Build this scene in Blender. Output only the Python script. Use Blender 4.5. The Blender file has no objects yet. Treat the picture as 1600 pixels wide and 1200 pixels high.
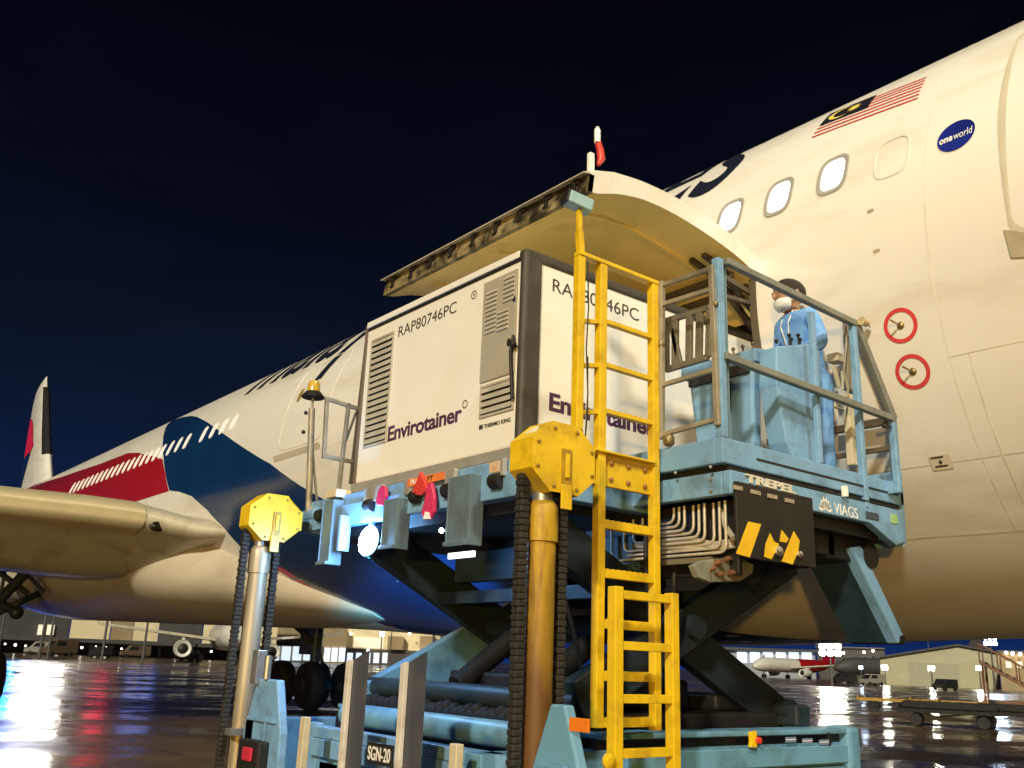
import bpy, bmesh, math, random
from mathutils import Vector, Matrix
R_ = math.radians
random.seed(7)
scene = bpy.context.scene
COL = scene.collection

# ------------------------------------------------------------------ camera, sky, sun, exposure
CAM_H = 1.6
HD, PI_, RO = R_(51.59), R_(16.45), R_(2.2)
FPX = 1472.0
_f = Vector((math.cos(HD)*math.cos(PI_), math.sin(HD)*math.cos(PI_), math.sin(PI_)))
_r0 = Vector((math.sin(HD), -math.cos(HD), 0))
_u0 = _r0.cross(_f)
_r = math.cos(RO)*_r0 + math.sin(RO)*_u0
_u = -math.sin(RO)*_r0 + math.cos(RO)*_u0
cd = bpy.data.cameras.new('camera')
cam = bpy.data.objects.new('camera', cd); COL.objects.link(cam)
cam.matrix_world = Matrix(((_r.x, _u.x, -_f.x, 0), (_r.y, _u.y, -_f.y, 0), (_r.z, _u.z, -_f.z, CAM_H), (0, 0, 0, 1)))
cd.sensor_width = 36.0; cd.lens = FPX/1600*36.0
cd.clip_start = 0.05; cd.clip_end = 6000
scene.camera = cam

def heading_of(px):
    """compass angle (radians from +X) of the photograph's column px at the horizon"""
    y = 1003.5 + 0.0385*px
    d = _f + (px-800)/FPX*_r - (y-600)/FPX*_u
    return math.atan2(d.y, d.x)
def ground(px, dist):
    a = heading_of(px)
    return Vector((dist*math.cos(a), dist*math.sin(a), 0))

w = bpy.data.worlds.new('World'); scene.world = w; w.use_nodes = True
nt = w.node_tree; nt.nodes.clear()
def N(t, tree=nt, **k):
    n = tree.nodes.new(t)
    for a, b in k.items(): setattr(n, a, b)
    return n
out = N('ShaderNodeOutputWorld'); bg = N('ShaderNodeBackground'); tc = N('ShaderNodeTexCoord')
sp = N('ShaderNodeSeparateXYZ'); rp = N('ShaderNodeValToRGB'); nz = N('ShaderNodeTexNoise'); mx = N('ShaderNodeMix', data_type='RGBA', blend_type='MULTIPLY')
mp = N('ShaderNodeMapping'); mp.inputs['Scale'].default_value = (2.2, 2.2, 7.0)
cr2 = N('ShaderNodeValToRGB')
L = nt.links.new
L(tc.outputs['Generated'], sp.inputs[0]); L(sp.outputs['Z'], rp.inputs['Fac'])
e = rp.color_ramp.elements
e[0].position = 0.0; e[0].color = (.0058, .030, .165, 1)
e[1].position = 1.0; e[1].color = (.0006, .0008, .0020, 1)
for p_, c_ in ((.035, (.0046, .018, .090)), (.12, (.0042, .0120, .047)), (.25, (.0038, .0078, .0225)), (.42, (.0020, .0036, .0095)), (.62, (.0009, .0013, .0035))):
    q = e.new(p_); q.color = (*c_, 1)
L(tc.outputs['Generated'], mp.inputs['Vector']); L(mp.outputs[0], nz.inputs['Vector'])
nz.inputs['Scale'].default_value = 2.0; nz.inputs['Detail'].default_value = 6; nz.inputs['Roughness'].default_value = .6
cr2.color_ramp.elements[0].color = (.86, .86, .88, 1); cr2.color_ramp.elements[0].position = .38
cr2.color_ramp.elements[1].color = (1.22, 1.2, 1.16, 1); cr2.color_ramp.elements[1].position = .72
L(nz.outputs['Fac'], cr2.inputs['Fac'])
mx.inputs['Factor'].default_value = 1
L(rp.outputs['Color'], mx.inputs[6]); L(cr2.outputs['Color'], mx.inputs[7])
L(mx.outputs[2], bg.inputs['Color']); bg.inputs['Strength'].default_value = 1.0
L(bg.outputs[0], out.inputs[0])

def lamp(name, kind, energy, color, loc=(0, 0, 0), direction=None, **k):
    d = bpy.data.lights.new(name, kind); d.energy = energy; d.color = color
    for a, b in k.items(): setattr(d, a, b)
    o = bpy.data.objects.new(name, d); COL.objects.link(o); o.location = loc
    if direction is not None:
        o.rotation_euler = Vector(direction).to_track_quat('-Z', 'Y').to_euler()
    return o
WARM = (1.0, .905, .66)
lamp('apron_flood_key', 'SUN', 3.2, WARM, (0, 0, 30), (.78, .47, -.45), angle=R_(3.5))
# the nearest tall apron floodlight mast, to the right of the camera and outside the picture
lamp('apron_flood_mast_light', 'SPOT', 19000, WARM, (3.2, -11.5, 24.0), (1.9, 17.0, -20.8), spot_size=R_(110), spot_blend=.6, shadow_soft_size=1.2)

# added low orange fill light behind the camera, to warm the belly
lamp('low_orange_fill_light', 'SPOT', 30000, (1.0, .56, .07), (-30.0, -24.0, 1.6), (40.0, 32.0, 2.5), spot_size=R_(70), spot_blend=.5, shadow_soft_size=.6)

scene.view_settings.view_transform = 'Standard'; scene.view_settings.look = 'None'
scene.view_settings.exposure = 0; scene.view_settings.gamma = 1
scene.cycles.use_denoising = True
scene.cycles.sample_clamp_indirect = 6.0
scene.cycles.max_bounces = 6; scene.cycles.diffuse_bounces = 3; scene.cycles.glossy_bounces = 3

# ------------------------------------------------------------------ materials
MATS = {}
def mat(name, col, rough=.5, metal=0.0, var=.12, scale=3.0, dirt=None, dirt_scale=2.0, dirt_amt=.5, bump=0.0, bump_scale=40.0, coat=0.0, stretch=(1, 1, 1), lo=.5, hi=.72, zmix=None):
    if name in MATS: return MATS[name]
    m = bpy.data.materials.new(name); m.use_nodes = True; MATS[name] = m
    t = m.node_tree; b = t.nodes['Principled BSDF']; l = t.links.new
    def n(ty, **k):
        x = t.nodes.new(ty)
        for a, c in k.items(): setattr(x, a, c)
        return x
    co = n('ShaderNodeTexCoord'); ma = n('ShaderNodeMapping'); ma.inputs['Scale'].default_value = stretch
    l(co.outputs['Object'], ma.inputs[0])
    a = n('ShaderNodeTexNoise'); a.inputs['Scale'].default_value = scale; a.inputs['Detail'].default_value = 6
    l(ma.outputs[0], a.inputs['Vector'])
    r = n('ShaderNodeValToRGB')
    d = Vector(col[:3])
    r.color_ramp.elements[0].position = .3; r.color_ramp.elements[1].position = .7
    r.color_ramp.elements[0].color = (*(d*(1-var)), 1)
    r.color_ramp.elements[1].color = (*[min(.95, x*(1+var)) for x in d], 1)
    l(a.outputs['Fac'], r.inputs['Fac']); src = r.outputs['Color']
    if dirt is not None:
        e2 = n('ShaderNodeTexNoise'); e2.inputs['Scale'].default_value = dirt_scale; e2.inputs['Detail'].default_value = 8; e2.inputs['Roughness'].default_value = .65
        l(ma.outputs[0], e2.inputs['Vector'])
        mr = n('ShaderNodeMapRange'); mr.inputs['From Min'].default_value = lo; mr.inputs['From Max'].default_value = hi
        mr.inputs['To Max'].default_value = dirt_amt
        l(e2.outputs['Fac'], mr.inputs['Value'])
        mm = n('ShaderNodeMix', data_type='RGBA'); l(mr.outputs['Result'], mm.inputs['Factor'])
        l(src, mm.inputs[6]); mm.inputs[7].default_value = (*dirt, 1); src = mm.outputs[2]
    if zmix is not None:      # wear that grows down the object: (colour, height where it is complete, height where it starts)
        sz = n('ShaderNodeSeparateXYZ'); l(co.outputs['Object'], sz.inputs[0])
        ad = n('ShaderNodeMath', operation='MULTIPLY_ADD'); l(a.outputs['Fac'], ad.inputs[0]); ad.inputs[1].default_value = .9; l(sz.outputs['Z'], ad.inputs[2])
        zr = n('ShaderNodeMapRange'); zr.inputs['From Min'].default_value = zmix[1]+.45; zr.inputs['From Max'].default_value = zmix[2]+.45; zr.inputs['To Min'].default_value = 1; zr.inputs['To Max'].default_value = 0
        l(ad.outputs[0], zr.inputs['Value']); zm = n('ShaderNodeMix', data_type='RGBA'); l(zr.outputs['Result'], zm.inputs['Factor']); l(src, zm.inputs[6]); zm.inputs[7].default_value = (*zmix[0], 1); src = zm.outputs[2]
    l(src, b.inputs['Base Color'])
    b.inputs['Metallic'].default_value = metal
    rr = n('ShaderNodeMapRange'); rr.inputs['To Min'].default_value = max(.03, rough*.8); rr.inputs['To Max'].default_value = min(1, rough*1.25)
    g = n('ShaderNodeTexNoise'); g.inputs['Scale'].default_value = scale*4; g.inputs['Detail'].default_value = 4
    l(ma.outputs[0], g.inputs['Vector']); l(g.outputs['Fac'], rr.inputs['Value']); l(rr.outputs['Result'], b.inputs['Roughness'])
    if coat: b.inputs['Coat Weight'].default_value = coat; b.inputs['Coat Roughness'].default_value = .08
    if bump:
        bn = n('ShaderNodeTexNoise'); bn.inputs['Scale'].default_value = bump_scale; bn.inputs['Detail'].default_value = 5
        l(ma.outputs[0], bn.inputs['Vector'])
        bu = n('ShaderNodeBump'); bu.inputs['Strength'].default_value = bump; bu.inputs['Distance'].default_value = .02
        l(bn.outputs['Fac'], bu.inputs['Height']); l(bu.outputs['Normal'], b.inputs['Normal'])
    return m
def glow(name, col, strength):
    if name in MATS: return MATS[name]
    m = bpy.data.materials.new(name); m.use_nodes = True; MATS[name] = m
    t = m.node_tree; b = t.nodes['Principled BSDF']
    b.inputs['Base Color'].default_value = (.3, .3, .3, 1)
    co = t.nodes.new('ShaderNodeTexCoord'); nn = t.nodes.new('ShaderNodeTexNoise'); nn.inputs['Scale'].default_value = 4
    mr = t.nodes.new('ShaderNodeMapRange'); mr.inputs['To Min'].default_value = strength*.8; mr.inputs['To Max'].default_value = strength*1.2
    t.links.new(co.outputs['Object'], nn.inputs['Vector']); t.links.new(nn.outputs['Fac'], mr.inputs['Value'])
    b.inputs['Emission Color'].default_value = (*col, 1)
    t.links.new(mr.outputs['Result'], b.inputs['Emission Strength'])
    return m

# ------------------------------------------------------------------ mesh helpers
class MB:
    """collects shapes given in world metres; build() links them as ONE mesh object, stored relative to its thing's base"""
    def __init__(s): s.bm = bmesh.new()
    def _add(s, vs, fs):
        v = [s.bm.verts.new(p) for p in vs]
        for f in fs:
            try: s.bm.faces.new([v[i] for i in f])
            except ValueError: pass
        return s
    def box(s, x0, x1, y0, y1, z0, z1):
        vs = [(x, y, z) for x in (x0, x1) for y in (y0, y1) for z in (z0, z1)]
        return s._add(vs, [(0, 1, 3, 2), (4, 6, 7, 5), (0, 4, 5, 1), (2, 3, 7, 6), (0, 2, 6, 4), (1, 5, 7, 3)])
    def bar(s, p, q, w, h, up=(0, 0, 1)):
        p, q = Vector(p), Vector(q); d = (q-p).normalized(); up = Vector(up)
        a = d.cross(up)
        if a.length < 1e-4: a = d.cross(Vector((1, 0, 0)))
        a.normalize(); b = a.cross(d).normalized()
        vs = [c + a*i*w/2 + b*j*h/2 for c in (p, q) for i, j in ((-1, -1), (1, -1), (1, 1), (-1, 1))]
        return s._add(vs, [(3, 2, 1, 0), (4, 5, 6, 7), (0, 1, 5, 4), (1, 2, 6, 5), (2, 3, 7, 6), (3, 0, 4, 7)])
    def path(s, pts, r, n=10, rs=None, cap=True):
        pts = [Vector(p) for p in pts]; rings = []; prev = None
        for i, p in enumerate(pts):
            d = (pts[min(i+1, len(pts)-1)] - pts[max(i-1, 0)]).normalized()
            if prev is None:
                a = d.cross(Vector((0, 0, 1)))
                if a.length < 1e-3: a = d.cross(Vector((1, 0, 0)))
            else: a = prev - d*prev.dot(d)
            a.normalize(); prev = a; b = d.cross(a)
            rr = rs[i] if rs else r
            rings.append([s.bm.verts.new(p + rr*(math.cos(2*math.pi*k/n)*a + math.sin(2*math.pi*k/n)*b)) for k in range(n)])
        for A, B in zip(rings, rings[1:]):
            for k in range(n): s.bm.faces.new((A[k], A[(k+1) % n], B[(k+1) % n], B[k]))
        if cap:
            s.bm.faces.new(rings[0][::-1]); s.bm.faces.new(rings[-1])
        return s
    def tube(s, p, q, r, n=14, r2=None):
        return s.path([p, q], r, n, rs=[r, r if r2 is None else r2])
    def prism(s, poly, vec):
        poly = [Vector(p) for p in poly]; vec = Vector(vec); n = len(poly)
        return s._add(poly + [p+vec for p in poly], [tuple(range(n))[::-1], tuple(range(n, 2*n))] + [(i, (i+1) % n, n+(i+1) % n, n+i) for i in range(n)])
    def lathe(s, prof, c, axis=(0, 0, 1), n=24):
        ax = Vector(axis).normalized(); a = ax.cross(Vector((0, 0, 1)))
        if a.length < 1e-3: a = Vector((1, 0, 0))
        a.normalize(); b = ax.cross(a); c = Vector(c)
        rings = [[s.bm.verts.new(c + ax*z + max(r, 1e-4)*(math.cos(2*math.pi*k/n)*a + math.sin(2*math.pi*k/n)*b)) for k in range(n)] for r, z in prof]
        for A, B in zip(rings, rings[1:]):
            for k in range(n): s.bm.faces.new((A[k], A[(k+1) % n], B[(k+1) % n], B[k]))
        s.bm.faces.new(rings[0][::-1]); s.bm.faces.new(rings[-1])
        return s
    def ball(s, c, r, n=12, sc=(1, 1, 1)):
        ret = bmesh.ops.create_uvsphere(s.bm, u_segments=n, v_segments=max(6, n//2+2), radius=r)
        for v in ret['verts']: v.co = Vector((v.co.x*sc[0], v.co.y*sc[1], v.co.z*sc[2])) + Vector(c)
        return s
    def grid(s, rows, close=False):
        V = [[s.bm.verts.new(p) for p in r] for r in rows]
        for A, B in zip(V, V[1:]):
            m = len(A)
            for k in range(m if close else m-1): s.bm.faces.new((A[k], A[(k+1) % m], B[(k+1) % m], B[k]))
        return V
    def build(s, name, m, parent=None, bevel=0.0, smooth=None, origin=None, recalc=True, xform=None):
        if recalc: bmesh.ops.recalc_face_normals(s.bm, faces=s.bm.faces)
        o0 = Vector(origin) if origin is not None else Vector((0, 0, 0))
        base = root_loc(parent) if parent is not None else Vector((0, 0, 0))
        bmesh.ops.translate(s.bm, verts=s.bm.verts, vec=-(base if origin is None else o0))
        me = bpy.data.meshes.new(name); s.bm.to_mesh(me); s.bm.free()
        me.materials.append(m)
        o = bpy.data.objects.new(name, me); COL.objects.link(o)
        if parent is not None: o.parent = parent
        if origin is not None: o.location = o0 - base
        if smooth is not None:
            me.polygons.foreach_set('use_smooth', [True]*len(me.polygons)); me.set_sharp_from_angle(angle=R_(smooth))
        if bevel:
            b = o.modifiers.new('bevel', 'BEVEL'); b.width = bevel; b.segments = 2; b.limit_method = 'ANGLE'; b.angle_limit = R_(40)
        return o
def root_loc(o):
    v = Vector((0, 0, 0))
    while o is not None: v += Vector(o.location); o = o.parent
    return v
def thing(name, label, cat, loc, group=None):
    o = bpy.data.objects.new(name, None); COL.objects.link(o); o.location = loc
    o['label'] = label; o['category'] = cat
    if group: o['group'] = group
    return o
def tag(o, label, cat, group=None):
    o['label'] = label; o['category'] = cat
    if group: o['group'] = group
    return o
def setting(o, label=None):
    o['kind'] = 'structure'
    if label: o['label'] = label
    return o

def letters(body, bold=0.0, shear=0.0, spacing=1.0):
    """outline of a line of lettering as flat 2-D vertices and faces, scaled so its bounding box is 0..1 by 0..1"""
    c = bpy.data.curves.new('lettering', 'FONT'); c.body = body; c.size = 1; c.offset = bold; c.shear = shear; c.space_character = spacing
    c.resolution_u = 6
    o = bpy.data.objects.new('lettering', c); COL.objects.link(o)
    bpy.context.view_layer.update()
    me = bpy.data.meshes.new_from_object(o.evaluated_get(bpy.context.evaluated_depsgraph_get()))
    vs = [(v.co.x, v.co.y) for v in me.vertices]; fs = [tuple(p.vertices) for p in me.polygons]
    bpy.data.objects.remove(o); bpy.data.curves.remove(c); bpy.data.meshes.remove(me)
    x0, x1 = min(v[0] for v in vs), max(v[0] for v in vs); y0, y1 = min(v[1] for v in vs), max(v[1] for v in vs)
    return [((x-x0)/(x1-x0), (y-y0)/(y1-y0)) for x, y in vs], fs
def lettering(body, origin, xd, yd, width, height, m, parent, bold=0.0, shear=0.0, spacing=1.0, name='lettering', thick=.003):
    vs, fs = letters(body, bold, shear, spacing)
    xd, yd, origin = Vector(xd).normalized(), Vector(yd).normalized(), Vector(origin)
    nrm = xd.cross(yd).normalized()
    b = MB(); b._add([origin + xd*x*width + yd*y*height for x, y in vs], fs)
    r = bmesh.ops.extrude_face_region(b.bm, geom=b.bm.faces[:])
    bmesh.ops.translate(b.bm, verts=[v for v in r['geom'] if isinstance(v, bmesh.types.BMVert)], vec=nrm*thick)
    return b.build(name, m, parent)

# ------------------------------------------------------------------ palette
WHITE_PAINT = mat('aircraft_white_paint', (.76, .745, .72), .33, var=.04, scale=.6, dirt=(.44, .37, .25), dirt_scale=.8, dirt_amt=.50, coat=.25, stretch=(1, .5, 1.6))
BELLY_PAINT = mat('aircraft_belly_paint', (.54, .49, .40), .45, var=.08, scale=.8, dirt=(.30, .25, .18), dirt_scale=.9, dirt_amt=.55, stretch=(1, .4, 1))
WING_PAINT = mat('wing_grey_paint', (.46, .43, .34), .42, var=.06, scale=.8, dirt=(.18, .15, .09), dirt_scale=1.4, dirt_amt=.75, coat=.1)
SLAT_METAL = mat('slat_metal', (.52, .45, .29), .52, metal=.25, var=.06, scale=1.2, dirt=(.35, .3, .2), dirt_scale=1.5, dirt_amt=.4)
LIVERY_BLUE = mat('livery_dark_blue', (.004, .030, .115), .20, var=.15, scale=.7, coat=.35)
LIVERY_RED = mat('livery_red', (.40, .010, .014), .22, var=.08, scale=.7, coat=.6)
LIVERY_NAVY = mat('livery_navy_lettering', (.012, .016, .035), .3)
FLAG_RED = mat('flag_red', (.62, .05, .05), .4)
FLAG_NAVY = mat('flag_navy', (.010, .010, .022), .4)
FLAG_YELLOW = mat('flag_yellow', (.75, .60, .12), .4)
DISC_BLUE = mat('alliance_blue', (.010, .020, .22), .3, var=.5, scale=2.0)
PURE_WHITE = mat('white_lettering', (.82, .82, .82), .4, var=.03)
SEAM = mat('panel_seam_grey', (.715, .69, .645), .6, var=.2)
FRAME_GREY = mat('window_frame_grey', (.34, .33, .31), .4, var=.06)
DOOR_FRAME = mat('door_edge_beige', (.54, .50, .41), .45, var=.06)
PANE_LIT = glow('lit_cabin_pane', (.97, .97, 1.0), 1.7)
PANE_WARM = glow('lit_cabin_pane_aft', (1.0, .93, .80), .62)
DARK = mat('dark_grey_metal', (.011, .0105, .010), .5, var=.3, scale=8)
BLACK = mat('black_rubber', (.010, .010, .010), .6, var=.3, scale=12, bump=.15)
GOLD_LINER = mat('door_inner_lining', (.88, .66, .22), .5, var=.07, scale=1.2, dirt=(.45, .30, .09), dirt_scale=1.8, dirt_amt=.5)
DIRTY_EDGE = mat('grimy_door_edge', (.30, .24, .12), .55, var=.25, scale=5, dirt=(.02, .016, .01), dirt_scale=4.5, dirt_amt=1.0, lo=.40, hi=.56)
GRIME = mat('black_grime', (.012, .010, .008), .5, var=.3)
STEEL = mat('worn_steel', (.42, .41, .39), .38, metal=.75, var=.15, scale=6, dirt=(.16, .10, .05), dirt_scale=4, dirt_amt=.5)
TYRE = mat('tyre_rubber', (.012, .012, .013), .75, var=.3, scale=9)
RED_MARK = mat('warning_red', (.60, .045, .035), .45, var=.1, scale=8)

# ------------------------------------------------------------------ ground
def wet_apron():
    m = bpy.data.materials.new('wet_apron'); m.use_nodes = True
    t = m.node_tree; b = t.nodes['Principled BSDF']; l = t.links.new
    def n(ty, **k):
        x = t.nodes.new(ty)
        for a, c in k.items(): setattr(x, a, c)
        return x
    co = n('ShaderNodeTexCoord')
    a = n('ShaderNodeTexNoise'); a.inputs['Scale'].default_value = .35; a.inputs['Detail'].default_value = 9; a.inputs['Roughness'].default_value = .62
    l(co.outputs['Object'], a.inputs['Vector'])
    r = n('ShaderNodeValToRGB'); el = r.color_ramp.elements
    el[0].position = .32; el[0].color = (.050, .035, .020, 1); el[1].position = .70; el[1].color = (.135, .092, .048, 1)
    l(a.outputs['Fac'], r.inputs['Fac'])
    # the concrete slabs: a joint every 5 m
    br = n('ShaderNodeTexBrick'); br.offset = 0; br.inputs['Scale'].default_value = 1; br.inputs['Brick Width'].default_value = 6.0; br.inputs['Row Height'].default_value = 5.0
    br.inputs['Mortar Size'].default_value = .02; br.inputs['Color1'].default_value = (1, 1, 1, 1); br.inputs['Color2'].default_value = (.85, .85, .85, 1); br.inputs['Mortar'].default_value = (.3, .3, .3, 1)
    l(co.outputs['Object'], br.inputs['Vector'])
    mm = n('ShaderNodeMix', data_type='RGBA', blend_type='MULTIPLY'); mm.inputs['Factor'].default_value = 1
    l(r.outputs['Color'], mm.inputs[6]); l(br.outputs['Color'], mm.inputs[7]); l(mm.outputs[2], b.inputs['Base Color'])
    pu = n('ShaderNodeTexNoise'); pu.inputs['Scale'].default_value = .24; pu.inputs['Detail'].default_value = 9; pu.inputs['Roughness'].default_value = .6
    l(co.outputs['Object'], pu.inputs['Vector'])
    mr = n('ShaderNodeMapRange'); mr.inputs['From Min'].default_value = .42; mr.inputs['From Max'].default_value = .60; mr.inputs['To Min'].default_value = .07; mr.inputs['To Max'].default_value = .50
    l(pu.outputs['Fac'], mr.inputs['Value']); l(mr.outputs['Result'], b.inputs['Roughness'])
    b.inputs['IOR'].default_value = 1.36
    bn = n('ShaderNodeTexNoise'); bn.inputs['Scale'].default_value = 2.2; bn.inputs['Detail'].default_value = 8; bn.inputs['Roughness'].default_value = .6
    l(co.outputs['Object'], bn.inputs['Vector'])
    bu = n('ShaderNodeBump'); bu.inputs['Strength'].default_value = .40; bu.inputs['Distance'].default_value = .04
    l(bn.outputs['Fac'], bu.inputs['Height']); l(bu.outputs['Normal'], b.inputs['Normal'])
    return m
g = MB(); g._add([(-1500, -1500, 0), (1500, -1500, 0), (1500, 1500, 0), (-1500, 1500, 0)], [(0, 1, 2, 3)])
setting(g.build('ground', wet_apron()))
LINE = mat('apron_line_paint', (.30, .25, .10), .3, var=.3, scale=1.5, dirt=(.06, .05, .04), dirt_scale=1.2, dirt_amt=.8)
ml = MB()
for (xa, ya), (xb, yb), wd in (((2.0, 23.6), (30, 52.0), .22), ((14, -30), (46, 60), .18)):
    d = Vector((xb-xa, yb-ya, 0)).normalized(); p = Vector((-d.y, d.x, 0))*wd/2
    A, B = Vector((xa, ya, .004)), Vector((xb, yb, .004))
    ml._add([A-p, B-p, B+p, A+p], [(0, 1, 2, 3)])
setting(ml.build('apron_line', LINE))

# ------------------------------------------------------------------ aircraft
XF, ZF, RF = 9.361, 4.844, 2.82
air = thing('passenger_airplane', 'large white airliner with red and navy rear paintwork, its cargo door open beside the loader', 'airplane', (XF, 6.2, 0))
def sag(y, a):
    """the belly is a little deeper than a circle aft of the nose: metres to lower the skin at angle a (radians above the widest line)"""
    k = max(0, min(1, (y-3.0)/4.0)); k2 = max(0, min(1, (16-y)/5.0))
    return .13*k*k2*max(0, -math.sin(a)-.55)/.45 - .018*max(0, min(y, 36)-12)*max(0, -math.sin(a)-.3)/.7
def cyl(y, t, e=.0):
    """point on the fuselage skin: y along it, t metres of arc above the widest line, e metres proud"""
    p = t/RF
    return Vector((XF - (RF+e)*math.cos(p), y, ZF + (RF+e)*math.sin(p) - sag(y, p)))
def fus(y):
    if y > 36:
        k = (y-36)/22.0; k = min(1, k)
        return RF*(1-.86*k**1.45), ZF + .55*k*RF*.86*1.0
    if y < 1.5:
        k = min(1, (1.5-y)/8.3)
        return RF*math.sqrt(max(.002, 1-k**2.3)), ZF - .75*k*k
    return RF, ZF
HOLE_Y = (4.86, 7.62)
ys = [-6.8, -6.7, -6.4, -5.9, -5.2, -4.2, -3, -1.8, -.6, .6, 1.5, 2.4, 3.3, 4.1, HOLE_Y[0]] + [HOLE_Y[0] + (HOLE_Y[1]-HOLE_Y[0])*k/4 for k in (1, 2, 3)] + [HOLE_Y[1]] + [8.5 + k*1.4 for k in range(20)] + [36 + k*1.2 for k in range(1, 19)]
A0, A1 = -42.0, 6.0
ph = [A0 + (A1-A0)*k/14 for k in range(15)] + [A1 + (360-(A1-A0))*k/88 for k in range(1, 88)]
b = MB(); V = []
for y in ys:
    r, zc = fus(y)
    V.append([b.bm.verts.new((XF - r*math.cos(R_(p)), y, zc + r*math.sin(R_(p)) - sag(y, R_(p)))) for p in ph])
for i in range(len(ys)-1):
    for k in range(len(ph)):
        if HOLE_Y[0]-.01 <= ys[i] < HOLE_Y[1]-.01 and k < 14: continue
        k2 = (k+1) % len(ph)
        b.bm.faces.new((V[i][k], V[i][k2], V[i+1][k2], V[i+1][k]))
b.bm.faces.new(V[0]); b.bm.faces.new(V[-1])
fuselage = b.build('fuselage', WHITE_PAINT, air, smooth=50)
# the hold behind the open door
hb = MB(); zl, zh = ZF+RF*math.sin(R_(A0)), ZF+RF*math.sin(R_(A1))
xi = XF+1.9
hb._add([(XF-2.13, HOLE_Y[0], zl), (xi, HOLE_Y[0]-.4, zl), (xi, HOLE_Y[1]+.4, zl), (XF-2.13, HOLE_Y[1], zl), (XF-2.79, HOLE_Y[0], zh), (xi, HOLE_Y[0]-.4, zh-.25), (xi, HOLE_Y[1]+.4, zh-.25), (XF-2.79, HOLE_Y[1], zh)],
        [(0, 1, 2, 3), (4, 5, 6, 7), (1, 2, 6, 5), (0, 1, 5, 4), (3, 2, 6, 7)])
hb.build('cargo_hold', mat('hold_lining', (.60, .50, .42), .6, var=.15, scale=4), air)
for y in HOLE_Y:
    fr = MB()
    s = -1 if y == HOLE_Y[0] else 1
    rows = [[cyl(y+s*o, RF*R_(A0 + (A1-A0)*k/16), e_) for k in range(17)] for o, e_ in ((-.0, -.02), (0, .012), (.07, .012), (.07, -.02))]
    fr.grid(rows)
    fr.build('door_frame', mat('frame_brown', (.10, .08, .055), .55), air)

def skin_patch(name, rows, m, e=.004, parent=None):
    """rows: (t, y_from, y_to): painted area of the skin"""
    b = MB(); rr = []
    t0 = [r[0] for r in rows]
    steps = []
    for (ta, a0, a1), (tb, b0, b1) in zip(rows, rows[1:]):
        n = max(1, int(abs(tb-ta)/.12))
        for k in range(n):
            f = k/n; steps.append((ta+(tb-ta)*f, a0+(b0-a0)*f, a1+(b1-a1)*f))
    steps.append(rows[-1])
    for t, ya, yb in steps:
        line = []
        for k in range(13):
            y = ya + (yb-ya)*k/12; r, zc = fus(y); p = t/RF
            line.append(Vector((XF - (r+e)*math.cos(p), y, zc + (r+e)*math.sin(p) - sag(y, p))))
        rr.append(line)
    b.grid(rr)
    return b.build(name, m, parent or air, smooth=60)
D = RF*R_(1)
skin_patch('livery_band', [(-100*D, 4.5, 13), (-92*D, 5.1, 13.2), (-66*D, 7.7, 14.31), (-55*D, 8.7, 14.82), (-43*D, 9.9, 15.43), (-30.6*D, 11.5, 16.47), (-22.4*D, 12.7, 16.87), (-14*D, 13.65, 17.5), (-7.4*D, 14.35, 18.2), (-4*D, 14.7, 18.9), (-2.2*D, 14.95, 19.47), (6.1*D, 16.02, 19.9), (15*D, 17.15, 20.41), (26.1*D, 18.6, 21.21), (35*D, 19.85, 21.9), (39.8*D, 20.62, 22.3), (46*D, 21.8, 22.8), (52*D, 23.1, 23.2)], LIVERY_BLUE)
skin_patch('livery_band', [(-2.4*D, 19.50, 24.2), (6.1*D, 19.91, 26.6), (14.2*D, 20.43, 28.6), (18*D, 21.15, 30), (21.5*D, 22.0, 31), (26*D, 22.9, 33), (29.7*D, 24.0, 34.6), (31.5*D, 26.5, 35.2), (38.5*D, 31.6, 37.5), (46*D, 35, 39), (60*D, 38, 41)], LIVERY_RED)

def skin_letters(body, y_left, t_low, width, height, m, bold=0, shear=0, name='lettering', e=.006, flow=None):
    vs, fs = letters(body, bold, shear)
    b = MB(); b._add([(x*width, y*height, 0) for x, y in vs], fs)
    k = .1
    while k < height:      # cut into narrow strips so the letters bend round the skin
        bmesh.ops.bisect_plane(b.bm, geom=b.bm.verts[:]+b.bm.edges[:]+b.bm.faces[:], plane_co=(0, k, 0), plane_no=(0, 1, 0)); k += .1
    for v in b.bm.verts: v.co = cyl(y_left - v.co.x, t_low + v.co.y, e)
    return b.build(name, m, air)
skin_letters('malaysia', 17.45, 1.14, 6.75, 2.45, LIVERY_NAVY, bold=.014, shear=.18)
skin_letters('airlines', 10.2, 1.56, 4.85, 2.0, LIVERY_NAVY, bold=.004, shear=.18)

# flag, alliance disc
def quad_pt(u, v, e):   # flag quad: u left to right, v bottom to top
    y = (4.47*(1-u)+3.37*u)*(1-v) + (4.47*(1-u)+3.39*u)*v
    t = (1.74*(1-u)+1.56*u)*(1-v) + (2.30*(1-u)+2.02*u)*v
    return cyl(y + .14*(1-v)*0 - .16*v*0, t, e)
fl = MB()
for k in range(14):
    if k % 2: continue
    v0, v1 = k/14, (k+.62)/14
    u0 = 0 if k < 6 else .5
    fl.grid([[quad_pt(u0+(1-u0)*i/8, v0 + (v1-v0)*j, .005) for i in range(9)] for j in (0, 1)])
flag = fl.build('painted_flag', FLAG_RED, air)
ca = MB(); ca.grid([[quad_pt(.5*i/6, .42+.58*j/6, .006) for i in range(7)] for j in range(7)]); ca.build('flag_canton', FLAG_NAVY, flag)
mo = MB(); pts = []
def cpt(x, y, e=.008): return quad_pt(.5*x, .42+.58*y, e)
n = 20; oc, ic = [], []
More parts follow.
